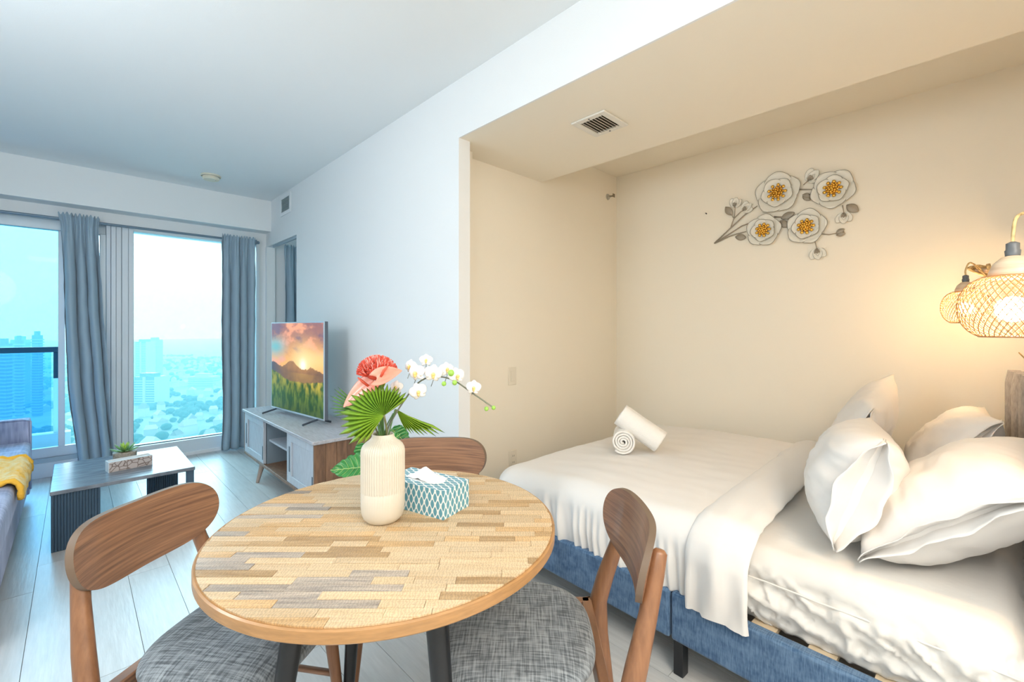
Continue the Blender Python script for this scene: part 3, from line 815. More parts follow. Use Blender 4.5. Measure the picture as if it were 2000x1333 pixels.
palm('large bright green fan palm leaf in front of the vase neck', (750, 812), -.055, R_(34), R_(240), 25, lambda f: itp(f, ((0, 60), (.3, 57), (.47, 66), (.58, 80), (.72, 92), (.82, 92), (.9, 84), (1, 58))), (.15, -.35), palm_m, (.004, -.010), cut=.80)
palm('drooping green palm leaf reaching right of the vase', (774, 800), .02, R_(-68), R_(-28), 9, lambda f: 50 + 62 * f ** 1.3, (-.2, .2), palm_m, (.012, .004), cut=.72)
palm('small green palm leaf behind the peach flower at the far left', (712, 800), .06, R_(140), R_(196), 9, lambda f: 76 - 12 * abs(f - .4), (.2, 0), palm2_m, (-.010, .006), cut=.5)

# coral pincushion flower
coral_m = mat('coral_filament', (0.68, 0.075, 0.04), .5, rand=.1); pinkw_m = mat('pale_pink_filament', (0.80, 0.32, 0.27), .5)
pc = pf(737, 728, .02)
pr = thing('pincushion_flower', 'round coral pincushion flower at the top of the bouquet', 'flower', pc)
MB().blob(pc, (.030, .030, .020)).build('flower_core', coral_m, pr, smooth=180)
r3 = random.Random(5)
for nm, mm, cnt, k0 in (('filaments', coral_m, 420, 0), ('pale_filaments', pinkw_m, 200, 1)):
    m = MB(); m.fix = False
    for i in range(cnt):
        th = r3.random() * 2 * PI; ph = math.acos(1 - 1.15 * r3.random())
        d = Vector((math.sin(ph) * math.cos(th), math.sin(ph) * math.sin(th), math.cos(ph)))
        sx_ = Vector((.034, .034, .024))
        p0 = pc + Vector((d.x * sx_.x * .7, d.y * sx_.y * .7, d.z * sx_.z * .7)); 
        p2 = pc + Vector((d.x * .050, d.y * .050, d.z * .042 + .002)); p1 = (p0 + p2) / 2 + Vector((0, 0, -.004)) + Vector((r3.uniform(-1, 1), r3.uniform(-1, 1), 0)) * .003
        if k0: p2 = p2 + Vector((-d.x, -d.y, .3)) * .006
        m.tube([p0, p1, p2], [.0011, .0010, .0012], 4)
    m.build(nm, mm, pr, smooth=180, kind='stuff')
MB().tube(stem_pts(pc - Vector((0, 0, .015)), (pf(742, 790, .02),), (0, .006)), .0030, 8).build('stem', stem_m, pr, smooth=180)
for a in (-.6, .5, 1.7):
    q = pf(742, 765, .02)
    MB().grid(lambda u, v, a=a: q + (RV * math.cos(a * 2) + FV * math.sin(a * 2)) * ((v * .022) + 0) + UV * (v * .030) + (RV * -math.sin(a * 2) + FV * math.cos(a * 2)) * ((u - .5) * .012 * math.sin(PI * min(.98, v + .1))), 2, 6).build('small_leaf', palm_m, pr, smooth=180, solid=.0006)

# anthurium spathes
peach_m = mat('peach_spathe', (0.80, 0.26, 0.17), .35, col2=(0.74, 0.34, 0.25), vscale=14, coat=.25)
spad_m = mat('spadix_red', (0.62, 0.10, 0.05), .5)
def anth(label, c, dF, dirv, L, Wd, spad, jit, mids=(), cup=.25, up=None):
    C = pf(*c, dF); e1 = Vector(dirv).normalized(); 
    nrm = Vector(up) if up else Vector((0, 0, 1)); nrm = (nrm - e1 * nrm.dot(e1)).normalized(); e2 = nrm.cross(e1)
    t = thing('anthurium_flower', label, 'flower', C)
    def fn(a, b):
        s = a * 2 - 1
        w = Wd * (math.sin(PI * min(1, b * .93 + .07) ** .75) ** .8) * (1 - b * .25)
        y = b * L - .30 * L * abs(s) ** 1.6 * (1 - b) ** 2
        return C + e1 * (y - .1 * L) + e2 * s * w * .5 + nrm * (cup * w * abs(s) ** 2 * .5 + .10 * L * b * b * (-1) + .0015 * math.cos(s * 9) * (1 - b))
    MB().grid(fn, 16, 18).build('spathe', peach_m, t, smooth=180, solid=.0008)
    s0 = C + e1 * .004
    s1 = s0 + RV * spad[0] + UV * spad[1] + FV * spad[2]
    MB().tube([s0, (s0 + s1) / 2 + nrm * .004, s1], [.0032, .0034, .0018], 10).build('spadix', spad_m, t, smooth=180)
    MB().tube(stem_pts(C, mids, jit), .0024, 8).build('stem', stem_m, t, smooth=180)
anth('peach anthurium in front of the coral flower, pointing right', (741, 737), -.04, RV * 1 + UV * .34 - FV * .1, .062, .050, (.018, .026, -.004), (.004, .004), up=UV * .55 - FV * 1)
anth('peach anthurium low on the left of the bouquet', (722, 753), .005, RV * -1 - UV * .70, .098, .075, (-.024, .022, -.006), (-.008, 0), up=UV * .9 - FV * .8)

# orchid spray
pet_m = mat('white_petal', (0.86, 0.85, 0.84), .6, spec=.3); lip_m = mat('yellow_lip', (0.80, 0.52, 0.10), .5, col2=(.85, .75, .45), vscale=60)
bud_m = mat('green_bud', (0.28, 0.52, 0.08), .4); twig_m = mat('orchid_stem', (0.16, 0.18, 0.13), .5)
orc = thing('orchid_spray', 'arching white orchid spray with yellow centres leaning to the right', 'flower', NECK)
MB().tube(stem_pts(pf(964, 797, .02), (pf(795, 775, .015), pf(830, 740, .02), pf(878, 740, .02), pf(925, 770, .02)), (.008, 0)), [.0028] * 1 + [.0022] * 35 + [.001] * 1 if False else .0019, 8).build('stem', twig_m, orc, smooth=180)
stem = orc.children[0]
def blossom(c, dF, s, rot, yaw=0, pitch=0):
    C = pf(*c, dF)
    n = (-FV * math.cos(yaw) + RV * math.sin(yaw) + UV * pitch).normalized()
    e2 = (UV - n * UV.dot(n)).normalized(); e1 = e2.cross(n)
    o = MB().blob(C + n * .004 * s, .0042 * s, nu=8, nv=6).add([], []).tube([C - e2 * .001 * s, C - e2 * .006 * s + n * .005 * s, C - e2 * .010 * s + n * .003 * s], [.0035 * s, .0032 * s, .001 * s], 8).build('blossom', lip_m, orc, smooth=180, origin=C, label=None)
    for k, (a, L, Wd) in enumerate(((90, .020, .017), (18, .021, .024), (162, .021, .024), (-52, .019, .014), (-128, .019, .014))):
        a = math.radians(a + rot); d = e1 * math.cos(a) + e2 * math.sin(a); q = n.cross(d)
        def fn(u, v):
            sx = u * 2 - 1; w = Wd * math.sin(PI * (v * .88 + .10)) ** .6
            return C + d * (v * L * s) + q * sx * w * s * .5 + n * (.003 * s * math.sin(v * PI) - .004 * s * v * v - .002 * s * sx * sx) - n * .0006 * k
        MB().grid(fn, 6, 7).build('petal', pet_m, o, smooth=180, solid=.0005)
    return C
for c, dF, s, rot, yaw, pit in (((832, 704), 0, .80, 0, .2, .2), ((812, 729), -.012, 1.15, 10, -.4, -.1), ((846, 731), -.010, 1.15, -8, .2, -.15), ((873, 722), .015, .95, 0, .5, .2),
                           ((893, 735), .0, 1.05, 10, .5, 0), ((925, 758), .01, .95, -6, .15, 0), ((817, 766), -.01, 1.10, 20, .3, -.1), ((773, 757), .05, .9, 0, -.2, .1), ((800, 716), .03, .9, 0, -.5, .1)):
    C = blossom(c, dF, s, rot, yaw, pit)
    q = pf(c[0] - 4, c[1] + 14 + (10 if c[1] < 735 else 0), .018)
    MB().tube([q, (q + C) / 2 + RV * .003, C], .0008, 5).build('pedicel', twig_m, orc, smooth=180)
for c, r in (((881, 729), .0078), ((867, 750), .0058), ((888, 748), .0062), ((950, 799), .0056), ((964, 797), .0054)):
    MB().blob(pf(*c, -.012 if c[0] < 900 else .018), (r, r, r * 1.05)).build('bud', bud_m, orc, smooth=180)
# thin extra stems in the vase neck
for i, (u, v, jx, jy) in enumerate(((738, 812, -.012, -.004), (745, 815, -.004, .010), (768, 808, .010, .010), (772, 800, .014, -.004))):
    o = MB().tube(stem_pts(pf(u, v, .01 * i - .02), (), (jx, jy)), .0016, 6).build('grass_stem', stem_m, smooth=180)
    o['label'] = ['thin green stem at the left of the vase neck', 'thin green stem just behind the palm stalk', 'thin green stem at the right of the vase neck', 'rightmost thin green stem rising from the vase neck'][i]; o['category'] = 'stem'; o['group'] = 'stems in the vase'

# ================================================================ potted plant behind the table
mon_m = mat('monstera_green', (0.045, 0.30, 0.045), .35, col2=(0.03, 0.20, 0.05), vscale=20, coat=.3)
vein_m = mat('leaf_vein', (0.45, 0.62, 0.22), .5)
pot_m = mat('grey_pot', (.30, .30, .30), .6)
p0 = Vector((1.18, 2.05, 0)); p0 = P(770, 900, F=2.25); p0.z = 0
if p0.x > 1.27: p0.x = 1.27
fp = thing('potted_plant', 'potted plant with big split green leaves on the floor behind the table', 'plant', p0)
MB().lathe([(.001, 0), (.085, 0), (.105, .18), (.11, .20), (.10, .20), (.095, .17), (.001, .165)], 32, p0).build('pot', pot_m, fp, smooth=40)
def bigleaf(c, F, dirv, L, Wd, m=mon_m):
    C = P(*c, F=F); e1 = Vector(dirv).normalized(); nrm = (-FV * .8 + UV * .6); nrm = (nrm - e1 * nrm.dot(e1)).normalized(); e2 = nrm.cross(e1)
    def fn(a, b):
        s = a * 2 - 1
        w = Wd * math.sin(PI * min(1, b * .94 + .05) ** .7) ** .85
        w *= 1 - .10 * (math.sin(b * 30) > .55) * abs(s) ** 3
        return C + e1 * b * L + e2 * s * w * .5 + nrm * (-.18 * w * (1 - abs(s)) * 1 - .2 * L * b * b + .003 * math.sin(b * 40 - abs(s) * 9))
    o = MB().grid(fn, 20, 40).build('leaf', m, fp, smooth=180, solid=.001)
    m2 = MB().tube([Vector(fn(.5, i / 12)) + nrm * .0015 for i in range(13)], .0022, 6)
    for j in range(1, 8):
        for sd in (0, 1):
            m2.tube([Vector(fn(.5 + (sd - .5) * q * .9, min(.98, j * .115 + q * .12))) + nrm * .0012 for q in (0, .3, .6, .9)], .0011, 4)
    m2.build('vein', vein_m, o, smooth=180)
    base = p0 + Vector((0, 0, .17))
    MB().tube([base, (base + C) / 2 + Vector((0, 0, .05)), C], [.006, .005, .004], 8).build('leaf_stalk', stem_m, fp, smooth=180)
bigleaf((728, 908), 2.12, -RV - UV * .06, .215, .135)
bigleaf((714, 868), 2.3, -RV * .2 - UV * .8, .14, .11)
bigleaf((765, 838), 2.25, RV * 1.1 - UV * 1.0, .13, .10)
bigleaf((745, 870), 2.2, RV * .5 + UV * .35, .10, .10)

# ================================================================ TV stand
TX, T0, T1 = 1.03, 2.755, 4.315; TT, TB = .54, .16; TXB = 1.445
greyw_m = mat('grey_wood', (0.52, 0.52, 0.55), .45, col2=(0.36, 0.35, 0.37), vscale=4, stretch=(30, 3, 30), detail=5)
greyd_m = mat('grey_door', (0.56, 0.60, 0.65), .5, col2=(0.46, 0.49, 0.54), vscale=4, stretch=(30, 30, 4))
brown_m = mat('brown_board', (0.25, 0.135, 0.075), .5, col2=(0.13, 0.07, 0.042), vscale=4, stretch=(12, 12, 2), rand=.2)
slate_m = mat('slate_inside', (0.20, 0.26, 0.31), .6); handle_m = mat('dark_handle', (0.06, 0.09, 0.12), .4)
ts = thing('tv_stand', 'low wooden television stand with two sliding doors and an open middle', 'tv stand', ((TX + TXB) / 2, (T0 + T1) / 2, 0))
Box('top_board', TX - .012, TXB, T0 - .01, T1 + .01, TT - .022, TT, greyw_m, ts, bevel=.004)
Box('bottom_board', TX, TXB, T0, T1, TB, TB + .022, brown_m, ts, bevel=.002)
Box('back_board', TXB - .01, TXB, T0 + .012, T1 - .012, TB + .022, TT - .022, slate_m, ts)
d1, d2 = 3.245, 3.775
for y in (d1, d2): Box('partition', TX + .025, TXB - .01, y - .009, y + .009, TB + .022, TT - .022, slate_m, ts)
Box('shelf', TX + .04, TXB - .01, d1 + .009, d2 - .009, .355, .370, greyd_m, ts)
nb = 6
for i in range(nb):
    a = TX + (TXB - TX) * i / nb; b2 = TX + (TXB - TX) * (i + 1) / nb
    Box('side_board', a + .0008, b2 - .0008, T0, T0 + .018, TB + .022, TT - .022, brown_m, ts, bevel=.0012, origin=(a, T0, TB))
    Box('side_board', a + .0008, b2 - .0008, T1 - .018, T1, TB + .022, TT - .022, brown_m, ts, bevel=.0012, origin=(a, T1, TB))
for (y0, y1, hy) in ((T0 + .018, d1, 1), (d2, T1 - .018, 0)):
    dd = Box('sliding_door', TX + .010, TX + .020, y0, y1, TB + .024, TT - .024, greyd_m, ts)
    Box('door_frame_rail', TX + .001, TX + .010, y0 + .001, y1 - .001, TT - .075, TT - .025, greyd_m, dd, bevel=.002)
    Box('door_frame_rail', TX + .001, TX + .010, y0 + .001, y1 - .001, TB + .025, TB + .075, greyd_m, dd, bevel=.002)
    Box('door_frame_stile', TX + .001, TX + .010, y0 + .001, y0 + .06, TB + .075, TT - .075, greyd_m, dd, bevel=.002)
    Box('door_frame_stile', TX + .001, TX + .010, y1 - .085, y1 - .001, TB + .075, TT - .075, greyd_m, dd, bevel=.002)
    Box('handle', TX - .001, TX + .002, y1 - .062, y1 - .044, .26, .43, handle_m, dd, bevel=.001)
    Box('handle', TX - .001, TX + .002, (y0 + .006), (y0 + .022), .215, .32, handle_m, dd, bevel=.001)
legw_m = mat('taupe_leg', (0.40, 0.32, 0.27), .5)
for (lx, ly) in ((TX + .05, T1 - .36), (TX + .05, T0 + .36), (TXB - .06, T1 - .36), (TXB - .06, T0 + .36)):
    sx = -.045 if lx < 1.2 else .0
    MB().tube([(lx, ly, TB), (lx + sx, ly - .01, 0)], [.022, .012], 14).build('leg', legw_m, ts, smooth=50)

# ================================================================ television
tl = P(531, 793, Z=.588); trr = P(632, 819.5, Z=.588)
tv_d = (trr - tl); tv_d.z = 0; TLn = tv_d.length; tv_d.normalize()
tv_n = Vector((-tv_d.y, tv_d.x, 0)); 
if tv_n.x > 0: tv_n = -tv_n                  # front faces the room (-X)
tzt = 1.265; tzb = .588
print('tv', TLn, tl, trr)
tv = thing('television', 'flat television on the stand showing a mountain sunset over a green meadow', 'television', ((tl.x + trr.x) / 2, (tl.y + trr.y) / 2, TT), math.atan2(tv_d.y, tv_d.x))
def tvp(s, h, d): return tl + tv_d * s + Vector((0, 0, h)) + tv_n * d
TM = Matrix(((tv_d.x, tv_n.x, 0, tl.x), (tv_d.y, tv_n.y, 0, tl.y), (0, 0, 1, 0), (0, 0, 0, 1)))
silver_m = mat('silver_bezel', (.62, .66, .70), .3, metal=.6); tvb_m = mat('tv_back', (.10, .12, .15), .5)
MB().box(-.008, TLn + .008, -.030, -.002, tzb - .012, tzt + .008, TM).build('housing', tvb_m, tv, bevel=.004)
MB().box(-.008, TLn + .008, -.004, .001, tzb - .012, tzb, TM).box(-.008, TLn + .008, -.004, .001, tzt, tzt + .008, TM).box(-.008, 0, -.004, .001, tzb, tzt, TM).box(TLn, TLn + .008, -.004, .001, tzb, tzt, TM).build('bezel', silver_m, tv)
MB().box(TLn * .25, TLn * .75, -.075, -.03, tzb + .06, tzb + .42, TM).build('rear_bulge', tvb_m, tv, bevel=.02)
NX, NY = 150, 110
me = bpy.data.meshes.new('screen')
vv = [TM @ Vector((TLn * i / NX, .0005, tzb + (tzt - tzb) * j / NY)) for j in range(NY + 1) for i in range(NX + 1)]
me.from_pydata(vv, [], [(j * (NX + 1) + i, j * (NX + 1) + i + 1, (j + 1) * (NX + 1) + i + 1, (j + 1) * (NX + 1) + i) for j in range(NY) for i in range(NX)])
cl = me.color_attributes.new('picture', 'FLOAT_COLOR', 'POINT')
def mixc(a, b, t): t = max(0, min(1, t)); return tuple(x + (y - x) * t for x, y in zip(a, b))
def fbm(x, y, s, o=5, sd=0):
    v = 0; a = .5
    for k in range(o): v += a * noise.noise(Vector((x * s, y * s, sd + k * 7.1))); s *= 2; a *= .55
    return v
def pic(u, v):
    asp = 1.5; X = u * asp
    r = math.hypot((u - .64) * 1.1, v - .535)
    c = mixc((.85, .42, .12), (.30, .13, .13), sstep(.5, 1.0, v))
    n = fbm(X * .8 - v * 1.3, v * 2.6 + X * .5, 2.2, 6)
    c = mixc(c, (.88, .36, .20), sstep(.02, .28, n))
    c = mixc(c, (.16, .10, .16), sstep(-.02, -.35, n) * sstep(.55, .8, v))
    tl_ = math.exp(-((u - .08) / .22) ** 2 - ((v - .72) / .12) ** 2); c = mixc(c, (.16, .42, .46), tl_ * 1.1 - .1 + n * .4)
    c = mixc(c, (.95, .62, .22), math.exp(-((v - .60) / .10) ** 2) * sstep(.3, .8, u) * .8)
    c = mixc(c, (1.0, .78, .38), math.exp(-(r / .20) ** 2) * .8); c = mixc(c, (1.0, .97, .75), math.exp(-(r / .055) ** 2) * 1.3)
    h = .46 + .04 * fbm(u, 0, 6, 4, 3) + .10 * math.exp(-((u - .42) / .13) ** 2) + .055 * math.exp(-((u - .78) / .12) ** 2) + .02 * (1 - u) + .06 * math.exp(-((u - .0) / .2) ** 2)
    if v < h:
        c = mixc((.17, .09, .05), (.42, .20, .07), sstep(.42, .55, v) * .6 + .6 * math.exp(-(r / .22) ** 2) + fbm(u, v, 12, 4, 9) * .5)
        c = mixc(c, (.07, .06, .09), sstep(.30, .0, u))
    g = .34 + .10 * sstep(.42, .0, u) + .03 * fbm(u, 0, 5, 4, 8) + .03 * sstep(.6, 1, u)
    if v < g:
        q = fbm(X * 1.0, v * .8 + X * .1, 9, 5, 2); st = fbm(X * 5, v * 1.0, 8, 3, 5)
        c = mixc((.02, .075, .010), (.13, .20, .02), sstep(-.2, .3, q + st * .7))
        c = mixc(c, (.72, .52, .05), sstep(.16, .40, v) * sstep(-.25, .25, q) * (.35 + .5 * sstep(.35, .8, u)))
        c = mixc(c, (.01, .035, .01), sstep(.25, .0, v) * .55)
    if .30 < v < .44 and v > g - .02: c = mixc(c, (.75, .45, .08), .25 * math.exp(-(r / .25) ** 2))
    return c
k = 0
for j in range(NY + 1):
    for i in range(NX + 1):
        c = pic(i / NX, j / NY); cl.data[k].color = (*c, 1); k += 1
scm = bpy.data.materials.new('screen_picture'); scm.use_nodes = True; nt = scm.node_tree; b = nt.nodes['Principled BSDF']
b.inputs['Base Color'].default_value = (.01, .01, .01, 1); b.inputs['Roughness'].default_value = .25; b.inputs['Specular IOR Level'].default_value = .2
va = nt.nodes.new('ShaderNodeVertexColor'); va.layer_name = 'picture'; nt.links.new(va.outputs[0], b.inputs['Emission Color']); b.inputs['Emission Strength'].default_value = .70
me.materials.append(scm); me.transform(MW[tv.name].inverted()); so = bpy.data.objects.new('screen', me); put(so, tv)
for s in (.10, .90):
    m = MB()
    a = tvp(TLn * s, -.012 , -.01); m.tube([a, tvp(TLn * s - .02, -.040, .10)], .007, 8).tube([a, tvp(TLn * s + .02, -.040, -.09)], .007, 8)
    m.build('foot', dark_m, tv, smooth=40)

# ================================================================ coffee table
CX0, CX1, CY0, CY1, CTZ = -.097, .553, 3.475, 4.18, .335
ctop_m = mat('dark_grey_tabletop', (0.24, 0.27, 0.31), .24, col2=(0.10, 0.12, 0.15), vscale=3, stretch=(2, 14, 2), detail=6)
cleg_m = mat('navy_fluted_leg', (0.045, 0.085, 0.13), .45)
ct = thing('coffee_table', 'dark rectangular coffee table with fluted slab legs before the window', 'coffee table', ((CX0 + CX1) / 2, (CY0 + CY1) / 2, 0))
Box('tabletop', CX0, CX1, CY0, CY1, CTZ - .022, CTZ, ctop_m, ct, bevel=.003)
def fluted(x0, x1, y0, y1):
    lg = Box('leg', x0, x1, y0, y1, 0, CTZ - .022, cleg_m, ct, bevel=.002)
    nf = max(2, int(round((x1 - x0) / .0125)))
    for i in range(nf):
        xx = x0 + (x1 - x0) * (i + .5) / nf; rr = (x1 - x0) / nf / 2 * .9
        for yy, nm in ((y0, 'flute'), (y1, 'flute')):
            if yy == y1 and y1 < 4: continue
            MB().tube([(xx, yy, 0.002), (xx, yy, CTZ - .023)], rr, 8).build('flute', cleg_m, lg, smooth=60)
fluted(CX0 + .004, .105, CY0 + .012, CY0 + .045)
fluted(.37, CX1 - .004, CY1 - .07, CY1 - .035)
Box('leg', .510, CX1 - .004, CY0 + .012, CY0 + .045, 0, CTZ - .022, cleg_m, ct, bevel=.002)
Box('leg', CX0 + .004, CX0 + .05, CY1 - .07, CY1 - .035, 0, CTZ - .022, cleg_m, ct, bevel=.002)
# trough with a crackle pattern
a_, b_2 = P(212, 925, Z=CTZ), P(298, 908, Z=CTZ)
bd = b_2 - a_; BLn = bd.length; ba = math.atan2(bd.y, bd.x)
tx = thing('decor_box', 'narrow pale box with a crackle carved front on the coffee table', 'box', a_, ba)
crk = bpy.data.materials.new('crackle_front'); crk.use_nodes = True; nt = crk.node_tree; b = nt.nodes['Principled BSDF']; b.inputs['Roughness'].default_value = .6
tc = nt.nodes.new('ShaderNodeTexCoord'); vo = nt.nodes.new('ShaderNodeTexVoronoi'); vo.feature = 'DISTANCE_TO_EDGE'; vo.inputs['Scale'].default_value = 34
cr = nt.nodes.new('ShaderNodeValToRGB'); nt.links.new(tc.outputs['Object'], vo.inputs['Vector']); nt.links.new(vo.outputs['Distance'], cr.inputs[0])
cr.color_ramp.elements[0].position = .03; cr.color_ramp.elements[0].color = (.20, .15, .13, 1); cr.color_ramp.elements[1].position = .09; cr.color_ramp.elements[1].color = (.52, .46, .44, 1)
nt.links.new(cr.outputs[0], b.inputs['Base Color'])
bxp = mat('pale_box', (.66, .68, .69), .5)
BH = .064; BD = .075
for args in ((0, BLn, 0.002, .008, 0, BH), (0, BLn, BD - .006, BD, 0, BH), (0, .006, .008, BD - .006, 0, BH), (BLn - .006, BLn, .008, BD - .006, 0, BH), (.006, BLn - .006, .008, BD - .006, 0, .006)):
    Box('board', *args, bxp, tx, local=True)
Box('crackle_panel', .004, BLn - .002, -.001, .002, .003, BH - .003, crk, tx, local=True)
Box('filling', .006, BLn - .006, .008, BD - .006, .006, BH - .008, bxp, tx, local=True)
# succulent
sp = P(244, 905, Z=CTZ); 
suc = thing('succulent', 'small green succulent in a low bowl behind the crackle box', 'plant', (sp.x, sp.y, CTZ))
bowl_m = mat('tan_pebble_bowl', (.46, .38, .30), .6, var=.4, vscale=90)
MB().lathe([(.001, 0), (.045, 0), (.060, .03), (.062, .075), (.056, .078), (.001, .074)], 28).build('bowl', bowl_m, suc, local=True, smooth=40)
suc_m = mat('succulent_green', (.13, .30, .12), .45, col2=(.22, .42, .14), vscale=30); suc2_m = mat('succulent_tip', (.38, .58, .10), .45)
for ring, (nl, el, Ll) in enumerate(((9, .25, .085), (8, .7, .075), (6, 1.15, .062))):
    for i in range(nl):
        a = 2 * PI * (i + ring * .4) / nl
        d = Vector((math.cos(a) * math.cos(el), math.sin(a) * math.cos(el), math.sin(el)))
        b0 = Vector((0, 0, .075)); q = b0 + d * Ll + Vector((0, 0, .006))
        MB().tube([b0, b0 + d * Ll * .35, b0 + d * Ll * .75 + Vector((0, 0, .003)), q], [.004, .0085, .0065, .0008], 8, flat=.45, upv=(-d.y, d.x, 0.01)).build('leaf', suc2_m if ring == 2 else suc_m, suc, local=True, smooth=180)

# ================================================================ sofa with throw and cushion
sf = thing('sofa', 'periwinkle blue velvet sofa along the left wall', 'sofa', (-.62, 3.7, 0))
S0, S1 = 2.55, 4.585
Box('base', -1.0, -.235, S0, S1 + .13, .06, .27, sofa_m, sf, bevel=.02)
for (y0, y1) in ((S1 - 1.02, S1 - .004), (S0, S1 - 1.028)):
    Box('seat_cushion', -.86, -.215, y0, y1, .272, .44, sofa_m, sf, bevel=.035, seg=4)
Box('arm', -1.0, -.225, S1, S1 + .14, .06, .585, sofa_m, sf, bevel=.012, seg=3)
MB().tube([(-.221, S1 + .006, .10), (-.221, S1 + .006, .575), (-.26, S1 + .003, .588), (-.98, S1 + .003, .588)], .006, 6).build('piping', sofa_m, sf, smooth=180)
Box('backrest', -1.04, -.84, S0, S1, .25, .80, sofa_m, sf, bevel=.05, seg=4)
for y in (S0 + .1, S1 + .05):
    for x in (-.95, -.30): MB().tube([(x, y, .065), (x, y, 0)], [.02, .015], 10).build('foot', dark_m, sf, smooth=50)
cush_m = mat('cream_knit', (.80, .76, .66), .9, bump=.4, bscale=50)
cc = Vector((-.47, 4.22, .60))
cu = thing('round_cushion', 'cream round cushion on the sofa seat by its far arm', 'cushion', cc)
MB().blob(cc, (.125, .125, .155), nu=24, nv=16).build('cushion_body', cush_m, cu, smooth=180)
MB().blob(cc + Vector((.112, -.055, 0)), .014).build('button', cush_m, cu, smooth=180)
yel_m = mat('yellow_knit', (.86, .50, .07), .9, col2=(.86, .74, .42), vscale=22, bump=.6, bscale=90)
th = thing('knitted_throw', 'yellow and cream knitted throw laid over the sofa seat', 'throw', (-.45, 3.65, .445))
def thf(a, b):
    y = 3.35 + .58 * a - .04 * b; s = b * .80          # s: from the back towards the front edge
    x = -.92 + s; z = .452
    if x > -.235:
        q = x + .235; x = -.235 + .042 * math.sin(min(q / .04, PI / 2)); z = .452 - .04 * (1 - math.cos(min(q / .04, PI / 2))) - max(0, q - .063)
    z += .007 * math.sin(a * 52) + .006 * math.sin(b * 60) + .006 * nz(a, b, 0, 6) + .006
    x += .006 * math.sin(a * 52) * (1 if b > .8 else 0)
    return (x + .02 * nz(a, 3, 1, 4), y, z)
MB().grid(thf, 90, 90).build('knit', yel_m, th, smooth=180, solid=.012)
for e in (0, 1):
    MB().tube([Vector(thf(e, i / 40)) + Vector((0, 0, .004)) for i in range(41)], [.011 + .003 * (i % 2) for i in range(41)], 8).build('fringe_edge', mat('yellow_fringe', (.88, .48, .05), .9, bump=.5, bscale=80) if e == 0 else MATS['yellow_fringe'], th, smooth=180)

# ================================================================ curtains and rod
YR = 5.20
rod = thing('curtain_rod', 'thin dark curtain rod across the top of the windows', 'curtain rod', (.2, YR, 2.125))
MB().tube([(-1.03, YR, 2.125), (P(502, 474, Y=YR).x, YR, 2.125)], .011, 12).build('pole', mat('slate_rod', (.16, .23, .30), .35, metal=.4), rod, smooth=50)
for x in (-.45, .02, 1.35): Box('bracket', x - .008, x + .008, YR - .014, 5.30, 2.105, 2.150, MATS['slate_rod'], rod)
MB().blob((P(502, 474, Y=YR).x + .01, YR, 2.125), .016).build('finial', MATS['slate_rod'], rod, smooth=180)
def curtain(label, keys, Y0, nf, amp, ztop, name='curtain', seed=0, kink=0, rodz=2.125):
    """keys: (z, x left, x right) from the top down"""
    t = thing(name, label, 'curtain', ((keys[0][1] + keys[0][2]) / 2, Y0, ztop))
    def lr(z):
        for i in range(len(keys) - 1):
            if z >= keys[i + 1][0]:
                f = (keys[i][0] - z) / (keys[i][0] - keys[i + 1][0]); f = max(0, min(1, f)); f = f * f * (3 - 2 * f) * .5 + f * .5
                return keys[i][1] + (keys[i + 1][1] - keys[i][1]) * f, keys[i][2] + (keys[i + 1][2] - keys[i][2]) * f
        return keys[-1][1:]
    def fn(a, b):
        z = ztop * (1 - b) + keys[-1][0] * b
        x0, x1 = lr(z); W = x1 - x0
        aa = a + .03 * nz(a * 3, z, seed, 1.2)
        k = sstep(ztop, ztop - .5, z)
        ph = aa * nf * 2 * PI + .9 * nz(a * 2, z * .5, seed + 2, 1.0)
        near = math.exp(-((z - rodz) / .03) ** 2)
        ym = amp * (.5 + .5 * k) * (math.sin(ph) + .45 * math.sin(ph * .53 + 1.3 + seed)) * (1 - .55 * near)
        hi = (1 - k) * .010 * math.sin(aa * nf * 2 * PI * 2.6 + seed)
        x = x0 + W * a + .010 * k * math.cos(ph) + .004 * nz(a * 5, z * 4, seed, 2)
        y = Y0 + ym + hi - .020 * (1 - sstep(0, .03, abs(z - rodz))) * 0
        if z < .12: y += .02 * math.sin(a * 11 + seed) * (1 - z / .12)
        zz = z + (.012 * math.sin(aa * nf * 6 * PI) if z > ztop - .01 else 0)
        return (x, y, zz)
    MB().grid(fn, 150, 90).build('curtain_panel', curtain_m, t, smooth=180, solid=.0015)
    return t
def kx(u, v, Y=YR): 
    p = P(u, v, Y=Y); return p.x
z_top = P(150, 421, Y=YR).z
curtain('blue-grey curtain gathered in the middle, between balcony door and fixed window',
        [(z_top, kx(113, 422), kx(195, 430)), (2.08, kx(118, 440), kx(192, 445)), (1.5, kx(122, 560), kx(201, 560)), (.8, kx(128, 740), kx(212, 740)), (.05, kx(150, 893), kx(225, 893))], YR - .03, 3.6, .034, z_top, seed=1)
z_t2 = P(450, 461, Y=YR).z
curtain('blue-grey curtain hanging at the right side of the fixed window',
        [(z_t2, kx(432, 462), kx(498, 470)), (2.05, kx(431, 480), kx(497, 480)), (1.2, kx(428, 640), kx(497, 640)), (.3, kx(431, 830), kx(497, 830)), (.015, kx(428, 872), kx(500, 872))], YR - .03, 4.2, .030, z_t2, seed=4)
YN = 5.20
curtain('blue-grey curtain seen through the doorway left of the television wall',
        [(P(566, 480, Y=YN).z, kx(556, 483, YN), kx(640, 483, YN)), (.02, kx(553, 800, YN), kx(640, 800, YN))], YN, 5, .03, P(566, 480, Y=YN).z, seed=8)

